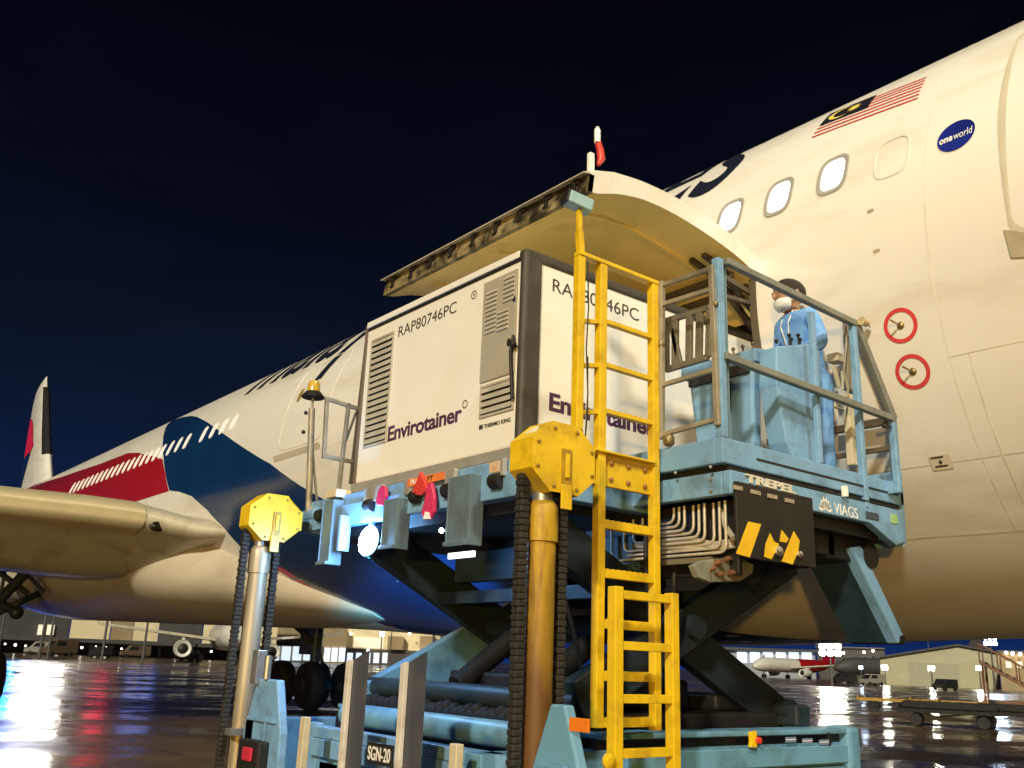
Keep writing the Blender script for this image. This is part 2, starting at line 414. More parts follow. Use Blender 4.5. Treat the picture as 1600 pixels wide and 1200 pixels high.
for k in range(n+1):
    a = R_(40) + R_(280)*k/n
    oc.append(cpt(.36+.26*math.cos(a), .5+.40*math.sin(a))); a2 = R_(52) + R_(256)*k/n
    ic.append(cpt(.43+.23*math.cos(a2), .5+.33*math.sin(a2)))
mo.grid([oc, ic])
st = []
for k in range(28):
    rr_ = (.19, .09)[k % 2]; a = 2*math.pi*k/28
    st.append(cpt(.64+rr_*math.cos(a)*.8, .5+rr_*1.45*math.sin(a)))
mo._add(st + [cpt(.64, .5)], [(k, (k+1) % 28, 28) for k in range(28)])
mo.build('flag_emblem', FLAG_YELLOW, flag)
dsc = MB(); c0 = cyl(2.965, 1.0, 0)
rows = []
for r in (0, .4, .8, 1):
    rows.append([cyl(2.955 - .150*r*math.cos(a), .83 + .150*r*math.sin(a), .006) for a in [2*math.pi*k/36 for k in range(37)]])
dsc.grid(rows); bmesh.ops.remove_doubles(dsc.bm, verts=dsc.bm.verts, dist=1e-5)
disc = dsc.build('alliance_disc', DISC_BLUE, air, smooth=60)
def small_skin_text(body, y, t, wd, ht, bold):
    vs, fs = letters(body, bold)
    b = MB(); b._add([cyl(y - vx*wd, t + vy*ht, .010) for vx, vy in vs], fs); return b.build('lettering', PURE_WHITE, disc)
small_skin_text('one', 3.085, .785, .105, .052, .03)
small_skin_text('world', 2.972, .785, .145, .074, 0)

# windows
def oval(y, t, hw, hh, e, n=28, p=3.2):
    o = []
    for k in range(n):
        a = 2*math.pi*k/n; c, s = math.cos(a), math.sin(a)
        o.append(cyl(y - hw*math.copysign(abs(c)**(2/p), c), t + hh*math.copysign(abs(s)**(2/p), s), e))
    return o
def cabin_window(y, t, lit):
    kx, kt = (1, 1) if y < 10 else (.60, .84)
    b = MB(); rings = [oval(y, t, .155*kx, .225*kt, .001), oval(y, t, .150*kx, .220*kt, .010), oval(y, t, .126*kx, .192*kt, .010), oval(y, t, .112*kx, .176*kt, .003)]
    b.grid(rings, close=True)
    f = b.build('cabin_window', FRAME_GREY if y < 10 else PURE_WHITE, air, smooth=50, origin=cyl(y, t))
    q = MB(); o = oval(y, t, .114*kx, .178*kt, .004); c = cyl(y, t, .006); n = len(o)
    q._add(o + [c], [(k, (k+1) % n, n) for k in range(n)])
    q.build('pane', lit, f, smooth=60)
    return f
for y in (4.06, 4.62, 5.18): cabin_window(y, .965, PANE_LIT)
for y in [16.9, 17.38, 17.87, 18.38, 19.29, 19.78, 20.27] + [20.76 + .42*k for k in range(18)]:
    cabin_window(y, .95, PANE_WARM)
pb = MB(); pb.grid([oval(3.50, .89, .140, .20, .003), oval(3.50, .89, .152, .213, .005), oval(3.50, .89, .160, .222, .003)], close=True); pb.build('blanked_window', SEAM, air)

# seams
se = MB()
def ring_seam(y, t0, t1, wd=.012):
    n = 40; se.grid([[cyl(y+o, t0+(t1-t0)*k/n, .003) for k in range(n+1)] for o in (-wd/2, wd/2)])
def long_seam(t, y0, y1, wd=.012):
    se.grid([[cyl(y0+(y1-y0)*k/6, t+o, .003) for k in range(7)] for o in (-wd/2, wd/2)])
for y in (3.2, 8.4, 11.2, 16.3): ring_seam(y, -4.2, 3.9, .010)
long_seam(-.95, 2.2, 3.2, .008); long_seam(2.6, 2.2, 24, .010); long_seam(-2.4, 2.2, 12, .010); long_seam(-.2, 7.7, 13, .010); long_seam(-1.75, 2.2, 4.8, .007)
ring_seam(3.05, -2.6, -.95, .010)
se.build('panel_seam', SEAM, air)
# aft passenger door
def skin_outline(pts, wd, e, m, name, parent=None):
    b = MB(); n = len(pts)
    cy = sum(p[0] for p in pts)/n; ct = sum(p[1] for p in pts)/n
    def off(p, s):
        d = Vector((p[0]-cy, p[1]-ct)); d.normalize(); return (p[0]+d.x*s, p[1]+d.y*s)
    b.grid([[cyl(*off(p, s), e_) for p in pts] for s, e_ in ((0, .002), (wd*.5, e), (wd, .002))], close=True)
    return b.build(name, m, parent or air, smooth=60)
def round_rect(y0, y1, t0, t1, r, n=6):
    o = []
    for (cy, ct, a0) in ((y1-r, t1-r, 0), (y0+r, t1-r, 90), (y0+r, t0+r, 180), (y1-r, t0+r, 270)):
        for k in range(n+1):
            a = R_(a0+90*k/n); o.append((cy+r*math.cos(a), ct+r*math.sin(a)))
    # more points on the long sides
    res = []
    for a, c in zip(o, o[1:]+o[:1]):
        m = max(1, int(math.hypot(c[0]-a[0], c[1]-a[1])/.15))
        res += [(a[0]+(c[0]-a[0])*k/m, a[1]+(c[1]-a[1])*k/m) for k in range(m)]
    return res
dr = skin_outline(round_rect(12.9, 14.42, -.02, 1.62, .22), .035, .010, SEAM, 'passenger_door')
q = MB(); q.grid([oval(14.12, .93, .07, .13, .005), oval(14.12, .93, .055, .11, .012), oval(14.12, .93, .01, .02, .010)], close=True); q.build('porthole', mat('porthole_amber', (.30, .22, .06), .3), dr)
q = MB(); q.grid([[cyl(14.55-.1*i, -.10-.10*j, .03 if j == 0 else .004) for i in range(17)] for j in (0, 1)]); q.build('door_sill', DOOR_FRAME, dr)
d1 = skin_outline(round_rect(1.45, 2.575, -.18, 1.95, .13), .062, .004, DOOR_FRAME, 'passenger_door')
q = MB(); q.prism([cyl(2.64, -.14, .002), cyl(2.40, -.26, .002), cyl(2.40, -.42, .002), cyl(2.62, -.36, .002)], (-.012, 0, 0)); q.build('sill_plate', mat('sill_plate_tan', (.40, .35, .24), .5), d1)

sp2 = MB()
for y, t in ((3.66, .40), (3.62, .02)): sp2.grid([oval(y, t, .030, .014, .004, 14), oval(y, t, .008, .004, .005, 14)], close=True)
sp2.build('skin_mark', mat('skin_stain', (.36, .31, .2), .6, var=.3, scale=30), air)
# probes in red rings, static port
for y, t in ((3.51, -.63), (3.50, -1.00)):
    b = MB()
    b.grid([[cyl(y + r*math.cos(a), t + r*math.sin(a), .005) for a in [2*math.pi*k/40 for k in range(41)]] for r in (.106, .138)])
    rg = b.build('sensor_ring', FLAG_RED, air)
    c = cyl(y, t); nn = (c - Vector((XF, y, ZF))).normalized()
    p = MB(); p.lathe([(.0, 0), (.030, 0), (.030, .004), (.024, .012), (.012, .018), (0, .02)], c, nn, 18)
    q_ = Vector((-1, .1, .12)); p.path([c+nn*.01, c+q_*.07], .006, 8); p.bar(c+q_*.06, c+q_*.125, .008, .014, (0, 0, 1))
    p.build('sensor_vane', mat('brass_sensor', (.28, .2, .08), .35, metal=.7), rg, smooth=40)
b = MB(); b.grid([[cyl(3.60-.17*i, -1.80+.12*j, .006) for i in (0, .5, 1)] for j in (0, 1)]); sp_ = b.build('static_port', mat('port_plate', (.62, .57, .46), .4), air)
b = MB()
for yy, tt, wd in ((3.58, -1.70, .1), (3.57, -1.775, .1)): b.grid([[cyl(yy-wd*i, tt+.012*j, .010) for i in (0, 1)] for j in (0, 1)])
b.grid([oval(3.515, -1.735, .012, .014, .012), oval(3.515, -1.735, .004, .005, .012)], close=True)
b.build('port_marking', DARK, sp_)

# cargo door, swung up
DY0, DY1 = 4.76, 7.73
top = [(4.46, 5.235), (4.52, 5.285), (4.72, 5.345), (5.05, 5.385), (5.47, 5.385), (5.96, 5.325), (6.40, 5.225), (6.66, 5.10)]
inn = [(4.44, 5.075), (4.55, 5.095), (4.76, 5.17), (5.06, 5.225), (5.45, 5.225), (5.92, 5.165), (6.34, 5.07), (6.62, 4.93), (6.80, 4.70)]
GEAR = inn[2:-1]
def smooth_line(p, n=5):
    o = []
    for i in range(len(p)-1):
        p0, p1, p2, p3 = p[max(0, i-1)], p[i], p[i+1], p[min(len(p)-1, i+2)]
        for k in range(n):
            t = k/n; o.append(tuple(.5*(2*b_ + (c_-a_)*t + (2*a_-5*b_+4*c_-d_)*t*t + (3*b_-a_-3*c_+d_)*t**3) for a_, b_, c_, d_ in zip(p0, p1, p2, p3)))
    return o + [p[-1]]
top.append((6.80, 4.96)); top = top[:2] + smooth_line(top[2:]); inn = inn[:2] + smooth_line(inn[2:])
def slab(rows_xz, y0, y1, ny=2): return [[Vector((x, y0+(y1-y0)*k/ny, z)) for x, z in rows_xz] for k in range(ny+1)]
b = MB(); b.grid(slab(top, DY0, DY1))
n = len(top)
for y in (DY0, DY1):
    b.grid([[Vector((x, y, z)) for x, z in top], [Vector((x, y, z)) for x, z in inn]])
b.grid([[Vector((top[-1][0], y, top[-1][1])) for y in (DY0, DY1)], [Vector((inn[-1][0], y, inn[-1][1])) for y in (DY0, DY1)]])
door = b.build('cargo_door', WHITE_PAINT, air, smooth=35)
b = MB(); b.prism([(4.395, DY0, 5.222), (4.395, DY0, 5.230), (4.47, DY0, 5.258), (4.47, DY0, 5.240)], (0, DY1-DY0, 0)); b.build('door_lip', DOOR_FRAME, door)
b = MB(); b.grid(slab(inn, DY0+.0, DY1)); b.build('door_lining', GOLD_LINER, door, smooth=40)
b = MB(); x0, z0 = top[0]; x1, z1 = inn[0]
b.prism([(x0, DY0, z0), (x1, DY0, z1), (x1+.05, DY0, z1+.004), (x0+.05, DY0, z0-.0)], (0, DY1-DY0, 0)); b.build('door_edge', DIRTY_EDGE, door)
for k in range(9):
    y = DY0 + .16 + k*.331
    h = MB(); h.box(4.430, 4.465, y-.018, y+.018, 5.12, 5.225); h.box(4.435, 4.46, y-.06, y-.02, 5.185, 5.225); h.box(4.43, 4.45, y-.012, y+.04, 5.115, 5.135)
    h.build('latch_hook', GRIME, door, bevel=.006)
# inner ribs
for y in (5.2, 6.25, 7.3):
    rb = MB()
    for (xa, za), (xb, zb) in zip(inn[2:-9], inn[3:-8]): rb.bar((xa, y, za-.012), (xb, y, zb-.012), .03, .024)
    rb.build('door_rib', GOLD_LINER, door)
b = MB(); b.box(4.50, 4.55, 4.80, 4.84, 5.28, 5.46); b.build('marker_post', PURE_WHITE, door, bevel=.006)
b = MB(); b.path([(4.57, 4.78, 5.36), (4.60, 4.78, 5.42), (4.585, 4.78, 5.50), (4.56, 4.78, 5.55)], .028, 10, rs=[.015, .032, .030, .026]); b.build('marker_sleeve', RED_MARK, door, smooth=50)
b = MB(); b.path([(4.555, 4.78, 5.55), (4.553, 4.78, 5.66), (4.553, 4.78, 5.69)], .025, 10, rs=[.026, .026, .010]); b.build('marker_cap', PURE_WHITE, door, smooth=50)
# door gear between skin and opening
b = MB()
for y in (4.98, 5.12):
    b.bar((6.62, y, 5.02), (6.05, y, 5.13), .05, .05)
b.bar((6.60, 4.9, 4.98), (6.60, 7.6, 4.98), .09, .10); b.bar((6.35, 4.9, 5.0), (6.35, 7.6, 5.0), .05, .06)
b.tube((6.10, 4.95, 5.10), (6.75, 4.95, 4.72), .028); b.tube((6.30, 5.05, 5.02), (6.85, 5.05, 4.62), .035)
b.bar((6.05, 4.86, 4.93), (6.66, 4.86, 4.85), .03, .05); b.bar((6.1, 4.86, 4.72), (6.72, 4.86, 4.78), .04, .04)
b.build('door_hinge', mat('hinge_brown', (.07, .055, .04), .5, var=.3, scale=8), door, bevel=.006)

# tail fin, tailplane
def loft(secs, name, m, parent, n=18, smooth=60, u0=0.0, u1=1.0, grow=0.0, vertical=False, cap=True, flat=False):
    """secs: (span position, leading edge y, height, chord, thickness above, thickness below)"""
    def air_y(u): return 5*(.2969*math.sqrt(u) - .126*u - .3516*u*u + .2843*u**3 - .1015*u**4)
    def low_y(u):
        if not flat: return air_y(u)*2
        nose = .20*math.sqrt(max(0, min(1, 1-(1-min(u, .03)/.03)**2)))
        k = max(0, min(1, (u-.01)/.24)); rise = .80*(k*.35 + .65*k*k*(3-2*k)); fall = 1 if u < .3 else max(0, 1-((u-.3)/.7)**1.6)
        return (nose + rise)*fall
    b = MB(); rows = []
    us = [u0 + (u1-u0)*(k/n)**1.8 for k in range(n+1)]
    for s, yl, h, ch, tu, td in secs:
        up = [(yl + u*ch - (grow*1.2 if u == 0 else 0), (air_y(u)*2*tu + grow)) for u in us]; dn = [(yl + u*ch - (grow*1.2 if u == 0 else 0), -(low_y(u)*td + grow)) for u in us[1:]]
        loop = up[::-1] + dn
        rows.append([(Vector((XF + dv, y, s)) if vertical else Vector((s, y, h + dv))) for y, dv in loop])
    Vv = b.grid(rows, close=True)
    if cap:
        b.bm.faces.new(Vv[0]); b.bm.faces.new(Vv[-1])
    return b.build(name, m, parent, smooth=smooth)
TAIL = [(6.5, 41.0, 0, 7.4, .36, .36), (8.06, 42.5, 0, 5.8, .30, .30), (10.5, 44.6, 0, 4.1, .22, .22), (12.6, 46.15, 0, 2.75, .17, .17), (13.2, 46.75, 0, 2.0, .12, .12), (13.5, 46.95, 0, 1.2, .07, .07), (13.68, 47.0, 0, .35, .02, .02)]
fin = loft(TAIL, 'tail_fin', WHITE_PAINT, air, vertical=True)
# painted emblem on the fin
def fin_pt(y, z, e=.32): return Vector((XF-e, y, z))
def fin_side(y, z):
    for a, c in zip(TAIL, TAIL[1:]):
        if a[0] <= z <= c[0]:
            f = (z-a[0])/(c[0]-a[0]); yl = a[1]+(c[1]-a[1])*f; ch = a[3]+(c[3]-a[3])*f; tu = a[4]+(c[4]-a[4])*f
            u = min(1, max(0.001, (y-yl)/ch)); return XF - 10*tu*(.2969*math.sqrt(u) - .126*u - .3516*u*u + .2843*u**3 - .1015*u**4) - .03
    return XF-.3
def fin_paint(rows, m, name):
    b = MB(); b.grid([[Vector((fin_side(ya+(yb-ya)*k/8, z), ya+(yb-ya)*k/8, z)) for k in range(9)] for z, ya, yb in rows]); return b.build(name, m, fin)
fin_paint([(9.95, 46.4, 48.4), (10.2, 46.0, 48.45), (10.5, 46.4, 48.5), (11.0, 46.8, 48.6), (11.5, 47.4, 48.65), (11.8, 48.0, 48.65)], mat('emblem_pink_red', (.72, .02, .09), .35), 'fin_emblem')
fin_paint([(8.4, 47.7, 48.2), (9.0, 47.2, 48.3), (9.6, 46.7, 48.35), (9.93, 46.4, 48.4)], LIVERY_BLUE, 'fin_emblem')
lead = [(8.5+k*.6, 43.1+(8.5+k*.6-8.5)*1.073) for k in range(9)]
loft([(9.5, 43.74-.03, 0, 4.8, .255, .255), (10.5, 44.6-.03, 0, 4.1, .22, .22), (12.6, 46.15-.03, 0, 2.75, .17, .17), (13.1, 46.65-.03, 0, 2.1, .13, .13)], 'leading_edge', mat('bare_leading_edge', (.03, .03, .032), .4, metal=.3), fin, u0=0, u1=.10, grow=.02, vertical=True)
for s in (-1, 1):
    loft([(XF+s*.4, 49.5, 6.3, 5.2, .30, .30), (XF+s*9.5, 56, 7.2, 2.2, .1, .1)], 'tailplane', WING_PAINT, air)

# wings
def wing(s):
    X = lambda d: XF - s*d
    secs = [(X(2.40), 16.7, 3.70, 12, .42, .50), (X(2.95), 17.25, 3.74, 12, .50, .74), (X(3.55), 18.15, 3.98, 11.2, .50, 1.00), (X(4.4), 18.72, 4.07, 10.6, .50, 1.06), (X(6.4), 19.9, 4.20, 9.4, .46, 1.06), (X(15), 25.2, 5.0, 6.8, .38, .8), (X(29), 34.0, 6.5, 2.6, .16, .22)]
    wg = loft(secs, 'wing', WING_PAINT, air, n=34, smooth=70, flat=True)
    sl = [(a, b_, c, d, e1, e2) for a, b_, c, d, e1, e2 in secs if abs(a-XF) > 3.5]
    sl[0] = (X(3.62), 18.2, 3.99, 11.1, .50, 1.01)
    loft(sl, 'slat', SLAT_METAL, wg, n=16, smooth=70, u0=0, u1=.05, grow=.030, flat=True)
    return wg
wing_near = wing(1); wing(-1)
b = MB(); b.lathe([(0, -.02), (.13, -.02), (.15, 0), (.13, .02), (0, .03)], (5.93, 18.02, 3.80), (-.25, -1, -.15), 20)
for v in b.bm.verts: v.co.z = 3.80 + (v.co.z-3.80)*.62
b.build('landing_light', mat('dark_lamp_glass', (.012, .010, .008), .12), wing_near, smooth=50)

# belly fairing
b = MB(); rows = []
for k in range(40):
    y = 13.6 + k*.65
    s = max(0, min(1, (y-13.6)/6.5)); s = s**.8
    q_ = max(0, min(1, (y-31)/7.5)); q_ = q_*q_*(3-2*q_)
    a = 1.3 + 1.95*s - 1.3*q_; zb = 2.12 - .10*s + .020*(y-13.6) + .35*q_; zt = 2.6 + 2.1*s - .9*q_
    zc, hh = (zb+zt)/2, (zt-zb)/2
    row = []
    for j in range(56):
        an = 2*math.pi*j/56; c, s2 = math.cos(an), math.sin(an); p = 2/2.5
        row.append(Vector((XF + a*math.copysign(abs(c)**p, c), y, zc + hh*math.copysign(abs(s2)**p, s2))))
    rows.append(row)
Vv = b.grid(rows, close=True); b.bm.faces.new(Vv[0]); b.bm.faces.new(Vv[-1])
b.build('belly_fairing', BELLY_PAINT, air, smooth=60)
b = MB(); rows = [[], []]
for y, t in ((15.62, -2.0), (15.43, -2.12), (15.1, -2.42), (14.82, -2.73), (14.5, -3.05), (14.25, -3.3), (14.0, -3.7)):
    rows[0].append(cyl(y-.02, t, .007)); rows[1].append(cyl(y-.30, t, .007))
b.grid(rows); b.build('livery_pinstripe', mat('livery_magenta', (.42, .03, .11), .3), air)

# main landing gear
def gear(x, y):
    b = MB(); b.tube((x, y, .7), (x, y, 3.0), .16, 16, .2); b.tube((x, y, 1.1), (x, y, .7), .11)
    b.tube((x, y-1, .7), (x, y+1, .7), .13); b.tube((x, y, 1.9), (x + (1.9 if x < XF else -1.9), y-.3, 3.1), .09)
    b.path([(x, y-.2, 1.0), (x, y-.55, 1.35), (x, y-.2, 1.7)], .05); b.box(x-.04, x+.04, y+.25, y+1.1, 1.6, 3.0)
    b.path([(x-.1, y-.2, 2.8), (x-.15, y-.25, 1.6), (x-.05, y-.2, .9)], .02, 6)
    g_ = b.build('landing_gear', mat('gear_grey', (.05, .055, .065), .45, var=.3, scale=5), air, smooth=40)
    for dy in (-1.0, 1.0):
        for dx in (-.62, .62):
            c = (x+dx, y+dy, .70)
            m = MB(); m.lathe([(.40, -.24), (.56, -.26), (.66, -.21), (.695, -.1), (.70, 0), (.695, .1), (.66, .21), (.56, .26), (.40, .24)], c, (1, 0, 0), 32)
            wh = m.build('wheel', TYRE, g_, smooth=50)
            m = MB(); m.lathe([(0, -.2), (.1, -.25), (.16, -.17), (.34, -.14), (.40, -.22), (.40, .22), (.34, .14), (.16, .17), (.1, .25), (0, .2)], c, (1, 0, 0), 24); m.build('rim', mat('wheel_rim_grey', (.12, .11, .11), .4, metal=.5), wh, smooth=40)
gear(4.75, 28.2); gear(14.7, 28.0)
def at_y(px, py, y):
    d = _f + (px-800)/FPX*_r - (py-600)/FPX*_u; return Vector((0, 0, CAM_H)) + d*(y/d.y)
b = MB()
for p, q, r in (((58, 876), (-12, 950), .13), ((-4, 892), (44, 928), .07), ((-5, 940), (28, 958), .11), ((10, 880), (2, 925), .04), ((44, 900), (70, 925), .05)): b.tube(at_y(*p, 26.6), at_y(*q, 26.6), r)
b.ball(at_y(26, 957, 26.6), .17, 12); b.build('gear_side_stay', mat('stay_blue_grey', (.035, .045, .065), .4, metal=.3), air, smooth=50)

# ------------------------------------------------------------------ measuring: a photograph pixel on a known plane
def ray(x, y): return _f + (x-800)/FPX*_r - (y-600)/FPX*_u
def onX(x, y, X): d = ray(x, y); return Vector((0, 0, CAM_H)) + d*(X/d.x)
def onY(x, y, Y): d = ray(x, y); return Vector((0, 0, CAM_H)) + d*(Y/d.y)

LBLUE = mat('loader_blue_paint', (.175, .35, .59), .42, var=.10, scale=2.5, dirt=(.06, .085, .095), dirt_scale=4.5, dirt_amt=.65, bump=.04)
LTEAL = mat('loader_chassis_paint', (.13, .31, .48), .42, var=.12, scale=2.5, dirt=(.06, .08, .08), dirt_scale=3.0, dirt_amt=.7, bump=.03)
YELLOW = mat('safety_yellow_paint', (.72, .48, .010), .42, var=.10, scale=4, dirt=(.30, .15, .012), dirt_scale=6, dirt_amt=.55, bump=.05, lo=.48, hi=.70)
RAIL_TAN = mat('galvanised_rail', (.34, .31, .24), .45, metal=.35, var=.15, scale=6, dirt=(.10, .08, .05), dirt_scale=5, dirt_amt=.7)
BOX_WHITE = mat('container_white', (.80, .79, .76), .38, var=.03, scale=1.5, dirt=(.58, .52, .42), dirt_scale=1.6, dirt_amt=.25)
BUMPER = mat('container_bumper_grey', (.045, .040, .033), .6, var=.15, scale=6, dirt=(.10, .09, .07), dirt_scale=4, dirt_amt=.5, bump=.05)
ALU = mat('brushed_aluminium', (.52, .50, .46), .4, metal=.5, var=.08, scale=5, dirt=(.30, .27, .22), dirt_scale=3, dirt_amt=.5)
PANEL_GREY = mat('service_panel_grey', (.37, .345, .29), .42, var=.06, scale=4)
LOUVRE = mat('louvre_grey', (.44, .42, .37), .45, var=.08, scale=5, dirt=(.2, .18, .14), dirt_scale=4, dirt_amt=.4)
TXT_DARK = mat('dark_lettering', (.025, .022, .022), .45)
TXT_PURPLE = mat('purple_lettering', (.075, .025, .080), .45)
HYDR = mat('pale_hydraulic_pipe', (.60, .56, .48), .38, metal=.3, var=.1, scale=8, dirt=(.25, .2, .15), dirt_scale=6, dirt_amt=.6)

# ------------------------------------------------------------------ air freight container
X0, X1, Y0, Y1, Z0, Z1 = 4.08, 7.24, 5.035, 7.37, 2.96, 4.585
box = thing('air_cargo_container', 'white refrigerated air freight container with louvres, half pushed into the open cargo door', 'cargo container', (X0, (Y0+Y1)/2, Z0))
b = MB(); b.box(X0+.012, X1, Y0+.012, Y1-.01, Z0+.11, Z1-.02); b.build('container_body', BOX_WHITE, box, bevel=.02)
b = MB(); b.box(X0-.01, X1+.01, Y0-.005, Y1+.02, Z0, Z0+.108); b.box(X0-.016, X0-.01, Y0, Y1+.01, Z0+.030, Z0+.038); b.build('base_pallet', ALU, box, bevel=.008)
b = MB()      # dark rubber bumper round the near side's corner and roof edge
prof = []
for k in range(7):
    a = R_(180 + 90*k/6); prof.append((X0+.035+.042*math.cos(a), Y0+.035+.042*math.sin(a)))
sec = [(X0+.012, Y0+.075)] + prof + [(X0+.155, Y0-.004), (X0+.155, Y0+.014)]
b.prism([(x, y, Z0+.108) for x, y in sec], (0, 0, Z1-Z0-.13)); b.build('corner_bumper', BUMPER, box, smooth=40)
b = MB(); b.box(X0+.0, X1, Y0-.006, Y0+.10, Z1-.085, Z1+.004); b.build('roof_bumper', BUMPER, box, bevel=.025)
b = MB(); b.box(X0-.004, X0+.03, Y0+.08, Y1-.02, Z1-.055, Z1+.002); b.build('roof_edge', BOX_WHITE, box, bevel=.008)
b = MB(); b.box(X0+.004, X0+.014, Y0+.075, Y1-.02, Z1-.085, Z1-.056); b.build('door_gasket', BLACK, box)
b = MB(); b.box(X0+.002, X0+.014, Y1-.035, Y1+.012, Z0+.11, Z1-.02); b.build('corner_post', mat('corner_post_brown', (.16, .13, .10), .5), box, bevel=.004)
def louvre(ya, yb, za, zb, n, depth, name, m, tilt=.55):
    b = MB(); x = X0+.011
    b.box(x-.012, x, ya, ya+.022, za, zb); b.box(x-.012, x, yb-.022, yb, za, zb); b.box(x-.012, x, ya+.022, yb-.022, za, za+.02); b.box(x-.012, x, ya+.022, yb-.022, zb-.02, zb)
    fr = b.build(name, m, box, bevel=.002)
    b = MB(); b.box(x-.002, x+.0005, ya+.02, yb-.02, za+.02, zb-.02); b.build('louvre_back', DARK, fr)
    b = MB(); h = (zb-za-.04)/n
    for k in range(n):
        z = za+.02+k*h
        b.prism([(x-.002, ya+.022, z+h), (x-.002, ya+.022, z+h*.86), (x-depth, ya+.022, z+h*.12), (x-depth, ya+.022, z+h*.26)], (0, yb-ya-.044, 0))
    b.build('louvre_slat', m, fr)
louvre(6.86, 7.25, 3.375, 4.39, 17, .022, 'side_louvre', LOUVRE)
louvre(5.125, 5.535, 3.345, 3.60, 4, .022, 'lower_louvre', LOUVRE)
b = MB(); b.box(X0-.004, X0+.012, 5.13, 5.545, 3.625, 4.445); pn = b.build('service_panel', PANEL_GREY, box, bevel=.006)
def vents(ya, yb, za, zb, n):
    b = MB(); h = (zb-za)/n
    for k in range(n):
        z = za+k*h
        b.prism([(X0-.004, ya, z+h*.8), (X0-.004, ya, z+h*.15), (X0-.016, ya, z+h*.15)], (0, yb-ya, 0))
    b.build('vent_louvre', LOUVRE, pn)
vents(5.365, 5.50, 4.00, 4.36, 10); vents(5.155, 5.285, 4.20, 4.42, 6); vents(5.215, 5.35, 3.985, 4.16, 5)
b = MB()
for y, z, ry, rz in ((5.15, 4.20, .018, .022), (5.195, 3.87, .024, .032)):
    b._add([(X0-.008, y+ry*math.cos(2*math.pi*k/18), z+rz*math.sin(2*math.pi*k/18)) for k in range(18)], [tuple(range(18))])
b.build('panel_lock', BLACK, pn)
b = MB(); b.path([(X0-.02, 5.125, 3.90), (X0-.03, 5.12, 3.86), (X0-.025, 5.145, 3.78), (X0-.02, 5.14, 3.66), (X0-.022, 5.125, 3.54), (X0-.02, 5.115, 3.42)], .014, 8); b.ball((X0-.03, 5.115, 3.83), .028); b.build('tie_strap', BLACK, box, smooth=50)
lx = X0+.0115
lettering('RAP80746PC', (lx, 6.80, 4.312), (0, -1, 0), (0, 0, 1), .875, .098, TXT_DARK, box, bold=-.004, thick=.002)
lettering('Envirotainer', (lx, 6.85, 3.372), (0, -1, 0), (0, 0, 1), 1.08, .135, TXT_PURPLE, box, bold=.026, spacing=.96, thick=.002)
lettering('THERMO KING', (lx, 5.475, 3.262), (0, -1, 0), (0, 0, 1), .315, .032, TXT_DARK, box, bold=.03, thick=.002)
def ring(c, r0, r1, m, parent, name, n=28, xd=(0, -1, 0)):
    xd = Vector(xd); c = Vector(c); b = MB()
    b.grid([[c + r*(math.cos(2*math.pi*k/n)*xd + math.sin(2*math.pi*k/n)*Vector((0, 0, 1))) for k in range(n+1)] for r in (r0, r1)])
    return b.build(name, m, parent)
ring((lx-.002, 5.735, 3.50), .024, .034, mat('olive_mark', (.10, .085, .02), .5), box, 'degree_mark')
ring((lx-.002, 5.69, 4.395), .028, .036, TXT_DARK, box, 'round_mark'); 
b = MB(); b.box(lx-.003, lx, 5.684, 5.696, 4.385, 4.408); b.build('round_mark', TXT_DARK, box)
b = MB(); b.box(lx-.003, lx, 5.512, 5.535, 3.262, 3.296); b.box(lx-.003, lx, 5.490, 5.507, 3.262, 3.296); b.build('maker_emblem', TXT_DARK, box)
ly = Y0+.0115
lettering('RAP80746PC', (4.36, ly, 4.315), (1, 0, 0), (0, 0, 1), .94, .105, TXT_DARK, box, bold=-.004, thick=.002)
lettering('Envirotainer', (4.355, ly, 3.375), (1, 0, 0), (0, 0, 1), 1.13, .140, TXT_PURPLE, box, bold=.030, spacing=.96, thick=.002)
b = MB(); b.box(4.62, 4.625, ly-.01, ly, 4.05, 4.17); b.ball((4.665, ly-.012, 4.115), .016, sc=(1.6, .5, .8)); b.build('cable_clip', BLACK, box)

# ------------------------------------------------------------------ cargo loader
ld = thing('cargo_loader', 'blue and yellow scissor-lift cargo loader raised to the airliner with ladders and operator platform', 'cargo loader', (5.3, 6.0, 0))
CH = MB()
CH.box(3.42, 7.0, 4.46, 4.62, .62, 1.10); CH.box(3.42, 7.0, 7.45, 7.6, .62, 1.10)
CH.box(4.3, 6.95, 4.40, 4.66, 1.165, 1.20); CH.box(4.55, 6.95, 4.40, 4.46, .955, 1.085); CH.box(5.55, 6.98, 4.43, 4.46, .5, .935)
CH.box(4.3, 6.95, 7.45, 7.7, 1.165, 1.20); CH.box(6.9, 7.05, 4.66, 7.45, .6, 1.15)
for x in (5.55, 6.9): CH.prism([(x, 4.41, .955), (x+.02, 4.41, .955), (x+.02, 4.41, .80), (x-.16, 4.41, .955)] if x < 6 else [(x, 4.41, .955), (x+.12, 4.41, .955), (x+.12, 4.41, .83)], (0, .05, 0))
chassis = CH.build('chassis', LTEAL, ld, bevel=.008)
b = MB(); b.box(6.94, 7.10, 4.38, 4.62, .70, 1.215); b.build('corner_block', LTEAL, chassis, bevel=.035)
b = MB(); b.box(4.3, 6.94, 4.47, 4.5, 1.085, 1.165); b.box(4.55, 5.5, 4.5, 4.55, .55, .95); b.build('side_recess', DARK, chassis)  # shade below the flange, painted as a dark web
b = MB(); b.box(4.35, 6.7, 4.8, 7.3, .75, 1.30); b.box(4.9, 5.8, 5.0, 6.9, 1.30, 1.52); b.box(4.0, 4.3, 5.0, 7.2, .8, 1.18); b.box(6.0, 6.5, 4.9, 6.0, 1.3, 1.42); b.build('engine_housing', DARK, chassis, bevel=.03)
b = MB()
